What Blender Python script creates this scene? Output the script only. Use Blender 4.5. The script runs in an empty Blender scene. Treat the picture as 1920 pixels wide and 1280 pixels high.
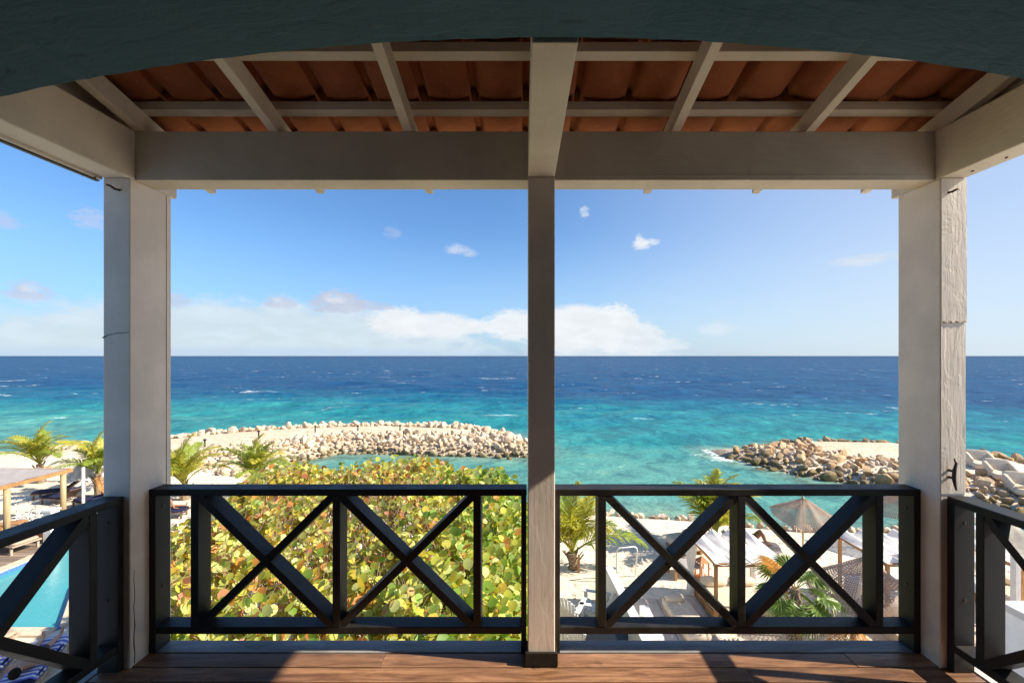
import bpy, bmesh, math, random
import numpy as np
from mathutils import Vector, Matrix, Euler
R = math.radians
rnd = random.Random(7)
nrs = np.random.RandomState(11)
S = bpy.context.scene
COL = S.collection

# ------------------------------------------------------------------ camera
F = 811.0            # focal length in pixels of a 1920 px wide frame
CZ = 8.4             # eye height above the sea
VX, VY = 981.0, 667.0
cam_d = bpy.data.cameras.new('camera')
cam = bpy.data.objects.new('camera', cam_d); COL.objects.link(cam)
cam.location = (0, 0, CZ); cam.rotation_euler = (R(90), 0, 0)
cam_d.sensor_width = 36; cam_d.lens = F*36/1920
cam_d.shift_x = -(VX-960)/1920; cam_d.shift_y = (VY-640)/1920
cam_d.clip_start = .05; cam_d.clip_end = 80000
S.camera = cam

# ------------------------------------------------------------------ sun, sky, exposure
SUN_TO = Vector((1, -.125, .72)).normalized()
sd = bpy.data.lights.new('sun', 'SUN'); sd.energy = 5.0; sd.angle = R(.53); sd.color = (1, .905, .76)
sun = bpy.data.objects.new('sun', sd); COL.objects.link(sun)
sun.rotation_euler = (-SUN_TO).to_track_quat('-Z', 'Y').to_euler(); sun.location = (30, -4, 40)
S.view_settings.view_transform = 'Standard'; S.view_settings.look = 'None'
S.view_settings.exposure = .92; S.view_settings.gamma = 1; S.view_settings.use_curve_mapping = False
SKY_STRENGTH = .069
S.render.engine = 'CYCLES'
S.cycles.max_bounces = 10; S.cycles.diffuse_bounces = 5; S.cycles.transparent_max_bounces = 12
S.cycles.use_denoising = True

class NT:
    """small node-building helper"""
    def __init__(s, tree): s.t = tree; s.n = tree.nodes; s.l = tree.links
    def new(s, typ, **kw):
        n = s.n.new(typ)
        for k, v in kw.items(): setattr(n, k, v)
        return n
    def link(s, a, b): s.l.new(a, b)
    def put(s, sock, v):
        if hasattr(v, 'is_output') or isinstance(v, bpy.types.NodeSocket): s.l.new(v, sock)
        else: sock.default_value = v
    def math(s, op, a, b=0.0, c=None, clamp=False):
        n = s.n.new('ShaderNodeMath'); n.operation = op; n.use_clamp = clamp
        s.put(n.inputs[0], a); s.put(n.inputs[1], b)
        if c is not None: s.put(n.inputs[2], c)
        return n.outputs[0]
    def vmath(s, op, a, b=(0, 0, 0)):
        n = s.n.new('ShaderNodeVectorMath'); n.operation = op
        s.put(n.inputs[0], a); s.put(n.inputs[1], b)
        return n.outputs[0]
    def mix(s, f, a, b, blend='MIX'):
        n = s.n.new('ShaderNodeMix'); n.data_type = 'RGBA'; n.blend_type = blend
        s.put(n.inputs[0], f)
        for i, v in ((6, a), (7, b)):
            if isinstance(v, tuple) and len(v) == 3: v = v + (1,)
            s.put(n.inputs[i], v)
        return n.outputs[2]
    def ramp(s, f, lo, hi, a=0.0, b=1.0, smooth=True):
        n = s.n.new('ShaderNodeMapRange'); n.interpolation_type = 'SMOOTHSTEP' if smooth else 'LINEAR'
        s.put(n.inputs[0], f); n.inputs[1].default_value = lo; n.inputs[2].default_value = hi
        n.inputs[3].default_value = a; n.inputs[4].default_value = b
        return n.outputs[0]
    def noise(s, vec, scale, detail=3, rough=.55, dist=0, color=False):
        n = s.n.new('ShaderNodeTexNoise'); s.put(n.inputs['Vector'], vec)
        n.inputs['Scale'].default_value = scale; n.inputs['Detail'].default_value = detail
        n.inputs['Roughness'].default_value = rough; n.inputs['Distortion'].default_value = dist
        return n.outputs['Color' if color else 'Fac']
    def scale(s, vec, sc):
        return s.vmath('MULTIPLY', vec, sc)

W = bpy.data.worlds.new('World'); S.world = W; W.use_nodes = True
def build_world():
    t = NT(W.node_tree); t.n.clear()
    out = t.new('ShaderNodeOutputWorld'); bg = t.new('ShaderNodeBackground')
    sky = t.new('ShaderNodeTexSky'); sky.sky_type = 'NISHITA'; sky.sun_disc = False
    sky.sun_elevation = math.asin(SUN_TO.z); sky.sun_rotation = math.atan2(SUN_TO.x, SUN_TO.y)
    sky.altitude = 0; sky.air_density = 1.0; sky.dust_density = .6; sky.ozone_density = 2.2
    tc = t.new('ShaderNodeTexCoord'); d = tc.outputs['Generated']
    sep = t.new('ShaderNodeSeparateXYZ'); t.link(d, sep.inputs[0])
    az = t.math('ARCTAN2', sep.outputs[0], sep.outputs[1])      # 0 straight out to sea, positive to the right
    el = t.math('ARCSINE', sep.outputs[2])
    comb = t.new('ShaderNodeCombineXYZ'); t.link(az, comb.inputs[0]); t.link(t.math('MULTIPLY', el, 1.6), comb.inputs[1])
    ae = comb.outputs[0]
    n1 = t.noise(t.scale(ae, (1, 1.6, 1)), 17, 4, .5, .3); n2 = t.noise(ae, 34, 5, .6); n4 = t.noise(t.scale(ae, (1, 1.5, 1)), 62, 6, .62, .6); n3 = t.noise(t.scale(ae, (1, 3.2, 1)), 5, 5, .55)
    wob = t.math('ADD', t.math('MULTIPLY', t.math('SUBTRACT', n1, .5), 1.9), t.math('MULTIPLY', t.math('SUBTRACT', n2, .5), .55))
    wob2 = t.math('ADD', t.math('MULTIPLY', t.math('SUBTRACT', n4, .5), 3.4), t.math('MULTIPLY', t.math('SUBTRACT', n2, .5), 1.8))
    col = t.mix(1.0, sky.outputs[0], (.80, 1.13, 1.45), 'MULTIPLY')
    # humid pale band above the horizon
    side = t.ramp(az, -.55, .85)
    col = t.mix(t.math('MULTIPLY', t.ramp(az, -.1, .9), t.ramp(el, 1.2, .1, .08, .66)), col, (4.7, 5.2, 6.1))
    humid = t.ramp(el, -.01, .30, .62, 0.0)
    humid = t.math('MULTIPLY', humid, t.ramp(n3, .2, .8, .8, 1.15))
    col = t.mix(humid, col, t.mix(side, (2.75, 4.4, 7.0), (5.6, 6.5, 7.4)))
    def cloud(px, py, wpx, hpx, colr, dens=1.0, soft=.5, flat=True, edge=1.0, base=2.2):
        nonlocal col
        a0 = math.atan((px-VX)/F); e0 = math.atan((VY-py)/F*math.cos(a0)); 
        wa = wpx/F*math.cos(a0)**2; he = hpx/F*math.cos(a0)
        u = t.math('DIVIDE', t.math('SUBTRACT', az, a0), wa)
        v = t.math('DIVIDE', t.math('SUBTRACT', el, e0), he)
        if flat:                                    # flat base, heaped top
            v = t.math('MAXIMUM', v, t.math('MULTIPLY', v, -base))
        r = t.math('ADD', t.math('MULTIPLY', u, u), t.math('MULTIPLY', v, v))
        q = t.math('ADD', t.math('SUBTRACT', 1.0, r), t.math('MULTIPLY', wob2 if wpx < 70 else wob, edge))
        m = t.math('MULTIPLY', t.ramp(q, 0.0, soft), dens)
        shade = t.mix(t.ramp(n1, .3, .72), tuple(c*.95 for c in colr), tuple(min(c*1.03, 14) for c in colr))
        col = t.mix(m, col, shade)
    WH = (6.7, 7.0, 7.3); LV = (4.5, 4.9, 6.0); GR = (4.2, 4.8, 6.0)
    # long pale bank and its bright top edge
    cloud(520, 655, 560, 104, (5.3, 6.2, 6.8), .92, .6, True, .5)
    cloud(480, 672, 900, 28, (3.7, 4.9, 6.7), .5, 1.0, True, .5)
    cloud(745, 604, 66, 34, WH, .95, .7, True, .34, 1.0)
    cloud(820, 610, 84, 30, WH, .95, .7, True, .34, 1.0)
    cloud(890, 612, 60, 16, WH, .9, .8, True, .34, 1.0)
    cloud(965, 610, 66, 36, WH, .95, .7, True, .34, 1.0)
    cloud(1120, 662, 170, 84, (5.7, 6.4, 7.0), .85, .9, True, .34)
    cloud(1075, 616, 84, 50, WH, 1, .5, True, .34, 1.0)
    cloud(1150, 616, 58, 50, WH, 1, .5, True, .34, 1.0)
    cloud(1205, 640, 50, 40, (6.3, 6.8, 7.2), .95, .7, True, .34, 1.2)
    cloud(1250, 650, 50, 20, (6.0, 6.6, 7.1), .8, .9, True, .34)
    cloud(1345, 618, 46, 18, (6.0, 6.6, 7.1), .55, 1.0, True, .5, 1.2)
    # small lavender-grey heaps in front
    cloud(640, 574, 66, 34, LV, .92, .7, True, .7)
    cloud(525, 572, 36, 20, LV, .8, .8, True, .7)
    cloud(705, 576, 44, 12, GR, .7, .8, True, .7)
    cloud(328, 566, 34, 26, LV, .6, .9, True, .7)
    cloud(50, 552, 62, 30, LV, .75, .9, True, .7)
    cloud(628, 564, 26, 15, (6.0, 6.3, 6.9), .75, 1.2, True, .5)
    cloud(520, 564, 14, 9, (5.8, 6.2, 6.9), .6, 1.4, True, .5)
    cloud(56, 544, 26, 15, (6.0, 6.3, 6.9), .7, 1.2, True, .5)
    cloud(10, 418, 40, 28, LV, .55, 1.0, True, .8)
    cloud(165, 410, 42, 24, LV, .5, 1.0, False, .9)
    cloud(858, 467, 30, 12, (5.9, 6.3, 6.9), .8, 1.6, False, .5)
    cloud(880, 475, 22, 9, (5.5, 6.0, 6.9), .7, 1.6, False, .5)
    cloud(736, 436, 22, 14, LV, .3, 1.2, False, .8)
    cloud(1202, 458, 20, 13, WH, .95, 1.2, False, .5)
    cloud(1222, 454, 22, 8, WH, .85, 1.4, False, .55)
    cloud(1198, 448, 10, 12, WH, .8, 1.4, False, .5)
    cloud(1096, 398, 11, 13, (5.6, 6.2, 7.0), .6, 1.0, False, .7)
    cloud(1625, 486, 92, 14, (5.6, 6.2, 6.9), .95, 1.3, False, .7)
    # the same thin cloud goes on all round
    rest = t.math('MULTIPLY', t.ramp(n3, .56, .8), t.ramp(t.math('ABSOLUTE', az), .95, 1.5, 0, .5))
    col = t.mix(rest, col, (5.2, 6.0, 6.9))
    t.link(col, bg.inputs[0]); bg.inputs[1].default_value = SKY_STRENGTH
    t.link(bg.outputs[0], out.inputs[0])
build_world()

# ------------------------------------------------------------------ helpers
def at(px, py, z):
    """the point at height z that the photograph shows at (px, py)"""
    d = F*(CZ-z)/(py-VY)
    return Vector(((px-VX)*d/F, d, z))

class MB:
    """collects faces for one mesh object"""
    def __init__(s): s.v = []; s.f = []; s.mi = []; s.uv = None
    def add(s, vs, fs, mi=0):
        b = len(s.v); s.v.extend([tuple(v) for v in vs])
        for f in fs: s.f.append(tuple(i+b for i in f)); s.mi.append(mi)
        return s
    def box(s, x0, x1, y0, y1, z0, z1, mi=0):
        vs = [(x, y, z) for z in (z0, z1) for y in (y0, y1) for x in (x0, x1)]
        return s.add(vs, [(0, 2, 3, 1), (4, 5, 7, 6), (0, 1, 5, 4), (2, 6, 7, 3), (0, 4, 6, 2), (1, 3, 7, 5)], mi)
    def bar(s, p, q, w, h, up=(0, 0, 1), mi=0):
        """rectangular bar from p to q, w across, h along up"""
        p, q = Vector(p), Vector(q); d = (q-p).normalized(); up = Vector(up)
        x = d.cross(up)
        if x.length < 1e-5: x = d.cross(Vector((1, 0, 0)))
        x.normalize(); y = x.cross(d).normalized()
        vs = [c + x*(sx*w/2) + y*(sy*h/2) for c in (p, q) for sx, sy in ((-1, -1), (1, -1), (1, 1), (-1, 1))]
        return s.add(vs, [(0, 3, 2, 1), (4, 5, 6, 7), (0, 1, 5, 4), (1, 2, 6, 5), (2, 3, 7, 6), (3, 0, 4, 7)], mi)
    def tube(s, pts, rad, n=8, mi=0, cap=True):
        pts = [Vector(p) for p in pts]; m = len(pts)
        rads = rad if isinstance(rad, (list, tuple)) else [rad]*m
        b = len(s.v); ref = Vector((0, 0, 1))
        d0 = (pts[-1]-pts[0])
        if abs(d0.normalized().z) > .9: ref = Vector((1, 0, 0))
        for i, p in enumerate(pts):
            d = (pts[min(i+1, m-1)] - pts[max(i-1, 0)]).normalized()
            x = d.cross(ref)
            if x.length < 1e-4: x = d.cross(Vector((0, 1, 0)))
            x.normalize(); y = d.cross(x)
            for k in range(n):
                a = 2*math.pi*k/n
                s.v.append(tuple(p + (x*math.cos(a) + y*math.sin(a))*rads[i]))
        for i in range(m-1):
            for k in range(n):
                k2 = (k+1) % n
                s.f.append((b+i*n+k, b+i*n+k2, b+(i+1)*n+k2, b+(i+1)*n+k)); s.mi.append(mi)
        if cap:
            s.f.append(tuple(b+k for k in range(n))[::-1]); s.mi.append(mi)
            s.f.append(tuple(b+(m-1)*n+k for k in range(n))); s.mi.append(mi)
        return s
    def lathe(s, prof, n=20, c=(0, 0, 0), mi=0):
        b = len(s.v)
        for r, z in prof:
            for k in range(n):
                a = 2*math.pi*k/n; s.v.append((c[0]+r*math.cos(a), c[1]+r*math.sin(a), c[2]+z))
        for i in range(len(prof)-1):
            for k in range(n):
                k2 = (k+1) % n
                s.f.append((b+i*n+k, b+i*n+k2, b+(i+1)*n+k2, b+(i+1)*n+k)); s.mi.append(mi)
        s.f.append(tuple(b+k for k in range(n))[::-1]); s.mi.append(mi)
        s.f.append(tuple(b+(len(prof)-1)*n+k for k in range(n))); s.mi.append(mi)
        return s
    def pillow(s, cx, cy, cz, lx, ly, lz, n=8, pw=3.2, mi=0):
        """soft box: a rounded cushion"""
        b = len(s.v); m = 2*n
        rows = n+1
        for i in range(rows):
            ph = math.pi*(i/n-.5)
            for k in range(m):
                th = 2*math.pi*k/m
                def sp(c): return math.copysign(abs(c)**(2/pw), c)
                s.v.append((cx+lx/2*sp(math.cos(ph))*sp(math.cos(th)), cy+ly/2*sp(math.cos(ph))*sp(math.sin(th)), cz+lz/2*sp(math.sin(ph))))
        for i in range(n):
            for k in range(m):
                k2 = (k+1) % m
                s.f.append((b+i*m+k, b+i*m+k2, b+(i+1)*m+k2, b+(i+1)*m+k)); s.mi.append(mi)
        return s
    def mesh(s, name, org=(0, 0, 0)):
        me = bpy.data.meshes.new(name)
        v = np.array(s.v, dtype=float) - np.array(org)
        me.from_pydata(v.tolist(), [], s.f)
        return me
    def build(s, name, mats, parent=None, org=None, smooth=False, bevel=0):
        if org is None: org = parent.location if parent is not None and parent.get('abs') else (0, 0, 0)
        me = s.mesh(name, org)
        mats = mats if isinstance(mats, (list, tuple)) else [mats]
        for m in mats: me.materials.append(m)
        if len(mats) > 1: me.polygons.foreach_set('material_index', s.mi)
        if smooth: me.polygons.foreach_set('use_smooth', [True]*len(me.polygons))
        return link(name, me, parent, bevel)

def link(name, me, parent=None, bevel=0):
    o = bpy.data.objects.new(name, me); COL.objects.link(o)
    if parent is not None: o.parent = parent
    if bevel:
        m = o.modifiers.new('edge', 'BEVEL'); m.width = bevel; m.segments = 2; m.limit_method = 'ANGLE'
    return o

def tag(o, label=None, cat=None, group=None, kind=None):
    if label: o['label'] = label
    if cat: o['category'] = cat
    if group: o['group'] = group
    if kind: o['kind'] = kind
    return o

def thing(name, label, cat, loc=(0, 0, 0), rz=0, group=None, absolute=False):
    """Empty at a thing's base. absolute: its parts are written in world coordinates"""
    o = bpy.data.objects.new(name, None); COL.objects.link(o)
    o.location = loc; o.rotation_euler = (0, 0, rz); o.empty_display_size = .2
    if absolute: o['abs'] = 1
    return tag(o, label, cat, group)

def copy_tree(o, parent=None):
    c = o.copy(); COL.objects.link(c)
    if parent is not None: c.parent = parent
    for ch in list(o.children): copy_tree(ch, c)
    return c

def numesh(name, V, Fc, mats, mi=None, smooth=False):
    me = bpy.data.meshes.new(name)
    V = np.asarray(V, dtype=np.float32); Fc = np.asarray(Fc, dtype=np.int32)
    k = Fc.shape[1]
    me.vertices.add(len(V)); me.vertices.foreach_set('co', V.ravel())
    me.loops.add(Fc.size); me.loops.foreach_set('vertex_index', Fc.ravel())
    me.polygons.add(len(Fc)); me.polygons.foreach_set('loop_start', np.arange(0, Fc.size, k, dtype=np.int32))
    for m in mats: me.materials.append(m)
    if mi is not None: me.polygons.foreach_set('material_index', np.asarray(mi, dtype=np.int32))
    if smooth: me.polygons.foreach_set('use_smooth', np.ones(len(Fc), dtype=bool))
    me.update(); me.validate()
    return me

# ------------------------------------------------------------------ materials
def base_mat(name):
    m = bpy.data.materials.new(name); m.use_nodes = True
    t = NT(m.node_tree); p = t.n['Principled BSDF']
    return m, t, p
def coords(t, stretch=(1, 1, 1), world=False):
    if world:
        v = t.new('ShaderNodeNewGeometry').outputs['Position']
    else:
        tc = t.new('ShaderNodeTexCoord'); oi = t.new('ShaderNodeObjectInfo')
        c = t.new('ShaderNodeCombineXYZ')
        for i, k in enumerate((37.0, 91.0, 53.0)): t.link(t.math('MULTIPLY', oi.outputs['Random'], k), c.inputs[i])
        v = t.vmath('ADD', tc.outputs['Object'], c.outputs[0])
    return t.scale(v, stretch) if stretch != (1, 1, 1) else v
def bump(t, p, h, strength=.3, dist=.01):
    b = t.new('ShaderNodeBump'); b.inputs['Strength'].default_value = strength; b.inputs['Distance'].default_value = dist
    t.put(b.inputs['Height'], h); t.link(b.outputs[0], p.inputs['Normal'])
    return b
def M(name, col, rough=.6, var=.18, nscale=6, bstr=.15, bscale=45, bdist=.005, spec=.4, metal=0, stretch=(1, 1, 1), dirt=None, world=False):
    m, t, p = base_mat(name); v = coords(t, stretch, world)
    n = t.noise(v, nscale, 4, .6)
    c = t.mix(t.ramp(n, .25, .75), tuple(x*(1-var) for x in col), tuple(min(1, x*(1+var)) for x in col))
    if dirt:
        dn = t.noise(v, nscale*2.7, 6, .7)
        c = t.mix(t.ramp(dn, .56, .72, 0, .75), c, dirt)
    t.link(c, p.inputs['Base Color'])
    p.inputs['Roughness'].default_value = rough; p.inputs['Specular IOR Level'].default_value = spec
    p.inputs['Metallic'].default_value = metal
    if bstr: bump(t, p, t.noise(v, bscale, 4, .6), bstr, bdist)
    return m

def paint_mat(name, col, peel=.5, along='Z'):
    """old painted timber: brush streaks, filler, cracks and small chips"""
    m, t, p = base_mat(name); v = coords(t)
    st = {'Z': (1, 1, .08), 'X': (.08, 1, 1), 'Y': (1, .08, 1)}[along]
    vs = t.scale(v, st)
    streak = t.noise(vs, 70, 5, .65); big = t.noise(v, 3.2, 4, .6); fine = t.noise(v, 110, 3, .6)
    patch = t.noise(t.scale(v, tuple(.5 + .5*s for s in st)), 7, 6, .6, .8)
    c = t.mix(t.ramp(big, .3, .7), tuple(x*.9 for x in col), tuple(x*1.06 for x in col))
    chip = t.ramp(t.noise(vs, 26, 7, .75), .695, .73)
    c = t.mix(t.math('MULTIPLY', chip, .8), c, (.12, .10, .085))
    c = t.mix(t.ramp(t.noise(v, 9, 6, .7), .6, .78, 0, .25), c, (.34, .3, .25))
    t.link(c, p.inputs['Base Color']); p.inputs['Roughness'].default_value = .55; p.inputs['Specular IOR Level'].default_value = .35
    h = t.math('ADD', t.math('MULTIPLY', streak, .75), t.math('MULTIPLY', t.ramp(patch, .46, .54), .28))
    h = t.math('ADD', h, t.math('MULTIPLY', fine, .18)); h = t.math('SUBTRACT', h, t.math('MULTIPLY', chip, .7))
    bump(t, p, h, peel, .006)
    return m

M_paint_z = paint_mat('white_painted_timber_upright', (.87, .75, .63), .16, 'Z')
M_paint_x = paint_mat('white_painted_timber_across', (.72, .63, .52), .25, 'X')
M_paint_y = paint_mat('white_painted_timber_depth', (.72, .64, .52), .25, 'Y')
M_render = paint_mat('white_trowelled_filler', (.86, .74, .61), .45, 'Z')

def black_mat():
    m, t, p = base_mat('black_gloss_paint'); v = coords(t)
    n = t.noise(v, 9, 5, .65); g = t.noise(t.scale(v, (.15, 1, 1)), 60, 4, .6)
    chip = t.ramp(t.noise(v, 46, 6, .75), .67, .71)
    c = t.mix(t.ramp(n, .3, .7), (.012, .011, .010), (.026, .023, .020))
    c = t.mix(t.math('MULTIPLY', chip, .6), c, (.16, .14, .12))
    t.link(c, p.inputs['Base Color']); t.link(t.ramp(n, .2, .8, .42, .62), p.inputs['Roughness'])
    p.inputs['Specular IOR Level'].default_value = .3
    bump(t, p, t.math('ADD', g, t.math('MULTIPLY', n, .6)), .25, .003)
    return m
M_black = black_mat()

def wood_mat(name, a, b, rough=.4, stretch=(.12, 1, 1), scale=28, spec=.45, wear=.5, dark=(.035, .02, .012)):
    m, t, p = base_mat(name); v = coords(t, stretch)
    w = t.noise(v, scale, 6, .65, .6); w2 = t.noise(v, scale*.22, 4, .6, 1.2)
    c = t.mix(t.ramp(w, .3, .7), a, b); c = t.mix(t.ramp(w2, .35, .68, 0, .55), c, tuple(x*.55 for x in a))
    knot = t.ramp(t.noise(t.scale(v, (2.6, 1, 1)), 11, 6, .72), .61, .70)
    c = t.mix(t.math('MULTIPLY', knot, wear), c, dark)
    oi = t.new('ShaderNodeObjectInfo')
    hsv = t.new('ShaderNodeHueSaturation'); t.link(c, hsv.inputs['Color'])
    t.link(t.ramp(oi.outputs['Random'], 0, 1, .66, 1.18, False), hsv.inputs['Value'])
    t.link(hsv.outputs[0], p.inputs['Base Color'])
    t.link(t.ramp(w2, .2, .8, rough*.75, rough*1.35), p.inputs['Roughness']); p.inputs['Specular IOR Level'].default_value = spec
    bump(t, p, t.math('SUBTRACT', w, t.math('MULTIPLY', knot, .6)), .3, .003)
    return m
M_floor = wood_mat('varnished_red_brown_boards', (.17, .078, .040), (.46, .245, .13), .38, wear=.85)
M_sill = wood_mat('worn_grey_painted_board', (.20, .185, .175), (.33, .31, .30), .5, (.2, 1, 1), 20, .4, .4, (.3, .28, .27))
M_orangewood = wood_mat('orange_oiled_timber', (.42, .2, .075), (.6, .33, .14), .5, (1, 1, .15), 20, .35, .3, (.2, .09, .03))
M_deck = wood_mat('weathered_deck_board', (.26, .19, .14), (.38, .29, .22), .6, (.1, 1, 1), 22, .3, .3, (.14, .1, .07))
M_bamboo = wood_mat('pale_timber_pole', (.5, .38, .2), (.64, .52, .3), .5, (1, 1, .1), 14, .35, .4, (.3, .2, .1))

def tile_mat():
    m, t, p = base_mat('terracotta'); v = coords(t)
    oi = t.new('ShaderNodeObjectInfo')
    n = t.noise(v, 7, 5, .65); f = t.noise(v, 60, 4, .6)
    c = t.mix(oi.outputs['Random'], (.33, .105, .045), (.46, .165, .07))
    c = t.mix(t.ramp(n, .35, .75, 0, .7), c, (.3, .1, .045)); c = t.mix(t.ramp(f, .6, .75, 0, .4), c, (.55, .36, .24))
    t.link(c, p.inputs['Base Color']); p.inputs['Roughness'].default_value = .85; p.inputs['Specular IOR Level'].default_value = .2
    bump(t, p, f, .3, .004); return m
M_tile = tile_mat()

def plaster_mat():
    m, t, p = base_mat('dark_teal_plaster'); v = coords(t)
    a = t.noise(t.scale(v, (.45, 1.4, 1)), 15, 6, .62, .5); b = t.noise(v, 70, 4, .6); c0 = t.noise(v, 1.6, 3, .5)
    c = t.mix(t.ramp(c0, .3, .7), (.042, .112, .155), (.060, .138, .182))
    c = t.mix(t.ramp(a, .62, .74, 0, .6), c, (.10, .15, .155)); c = t.mix(t.ramp(a, .24, .36, .7, 0), c, (.03, .05, .055))
    t.link(c, p.inputs['Base Color']); p.inputs['Roughness'].default_value = .75; p.inputs['Specular IOR Level'].default_value = .3
    bump(t, p, t.math('ADD', a, t.math('MULTIPLY', b, .25)), .5, .012); return m
M_plaster = plaster_mat()
M_white_wall = M('white_wall_paint', (.78, .78, .77), .6, .06, 3, .15, 60, .004, dirt=(.66, .64, .6))
M_room = M('interior_wall_paint', (.3, .3, .28), .7, .08, 3, .1)
M_metal_dark = M('dark_metal_track', (.06, .05, .045), .45, .3, 20, .1, metal=.6)
M_metal_white = M('white_painted_metal', (.8, .78, .74), .35, .06, 8, .03)
M_iron = M('rusty_iron', (.09, .06, .045), .6, .4, 30, .2, metal=.5)

def sand_mat():
    m, t, p = base_mat('pale_coral_sand'); v = coords(t, world=True)
    a = t.noise(v, .35, 5, .6); b = t.noise(v, 2.2, 5, .65); f = t.noise(v, 26, 3, .6)
    vo = t.new('ShaderNodeTexVoronoi'); t.link(t.vmath('ADD', v, t.scale(t.noise(v, 3, 2, .5, 0, True), (.3, .3, .3))), vo.inputs['Vector']); vo.inputs['Scale'].default_value = 2.6
    c = t.mix(t.ramp(a, .35, .7), (.72, .61, .475), (.81, .715, .585)); c = t.mix(t.ramp(b, .35, .75, 0, .4), c, (.66, .54, .40))
    c = t.mix(t.ramp(f, .68, .74, 0, .5), c, (.34, .26, .19))
    z = t.new('ShaderNodeSeparateXYZ'); t.link(v, z.inputs[0])
    c = t.mix(t.math('MULTIPLY', t.ramp(t.math('ADD', z.outputs[1], t.math('MULTIPLY', a, 8)), 33, 39), t.ramp(b, .3, .62, .25, .8)), c, (.58, .43, .28))   # earth fill of the breakwaters
    c = t.mix(t.ramp(t.math('ADD', z.outputs[2], t.math('MULTIPLY', b, .25)), .2, .55, .85, 0), c, (.3, .235, .16))   # wet by the water
    t.link(c, p.inputs['Base Color']); p.inputs['Roughness'].default_value = .9; p.inputs['Specular IOR Level'].default_value = .15
    h = t.math('ADD', t.math('MULTIPLY', b, .6), t.math('MULTIPLY', t.ramp(vo.outputs[0], 0, .45), .35)); h = t.math('ADD', h, t.math('MULTIPLY', f, .08))
    bump(t, p, h, .9, .14); return m
M_sand = sand_mat()

def rock_mat(name, algae, wet=0.0, tint=(1, 1, 1)):
    m, t, p = base_mat(name); v = coords(t)
    g = t.new('ShaderNodeNewGeometry'); oi = t.new('ShaderNodeObjectInfo')
    r = t.math('FRACT', t.math('ADD', t.math('MULTIPLY', g.outputs['Random Per Island'], 3.7), oi.outputs['Random']))
    r2 = t.math('FRACT', t.math('MULTIPLY', r, 7.31))
    pw = g.outputs['Position']
    n = t.noise(pw, 3.1, 6, .68); f = t.noise(pw, 11, 5, .7)
    c = t.mix(r, (.56, .43, .30), (.82, .71, .55)); c = t.mix(t.ramp(r2, .62, 1, 0, .75, False), c, (.54, .35, .20))
    c = t.mix(t.ramp(n, .45, .72, 0, .6), c, (.34, .25, .17)); c = t.mix(t.ramp(f, .6, .72, 0, .55), c, (.2, .155, .115))
    z = t.new('ShaderNodeSeparateXYZ'); t.link(pw, z.inputs[0])
    alg = t.ramp(t.math('ADD', z.outputs[2], t.math('MULTIPLY', n, .9)), .5+wet, 1.4+wet, .92, 0)
    if tint != (1, 1, 1): c = t.mix(1.0, c, tint, 'MULTIPLY')
    if algae: c = t.mix(alg, c, t.mix(f, (.10, .085, .035), (.21, .165, .07)))
    t.link(c, p.inputs['Base Color']); p.inputs['Roughness'].default_value = .88; p.inputs['Specular IOR Level'].default_value = .2
    bump(t, p, t.math('ADD', n, t.math('MULTIPLY', f, .5)), .9, .12); return m
M_rock = rock_mat('coral_limestone', True); M_rock_dry = rock_mat('dry_coral_limestone', False); M_rock_wet = rock_mat('weedy_coral_limestone', True, .16, (.98, .84, .67))

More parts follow.
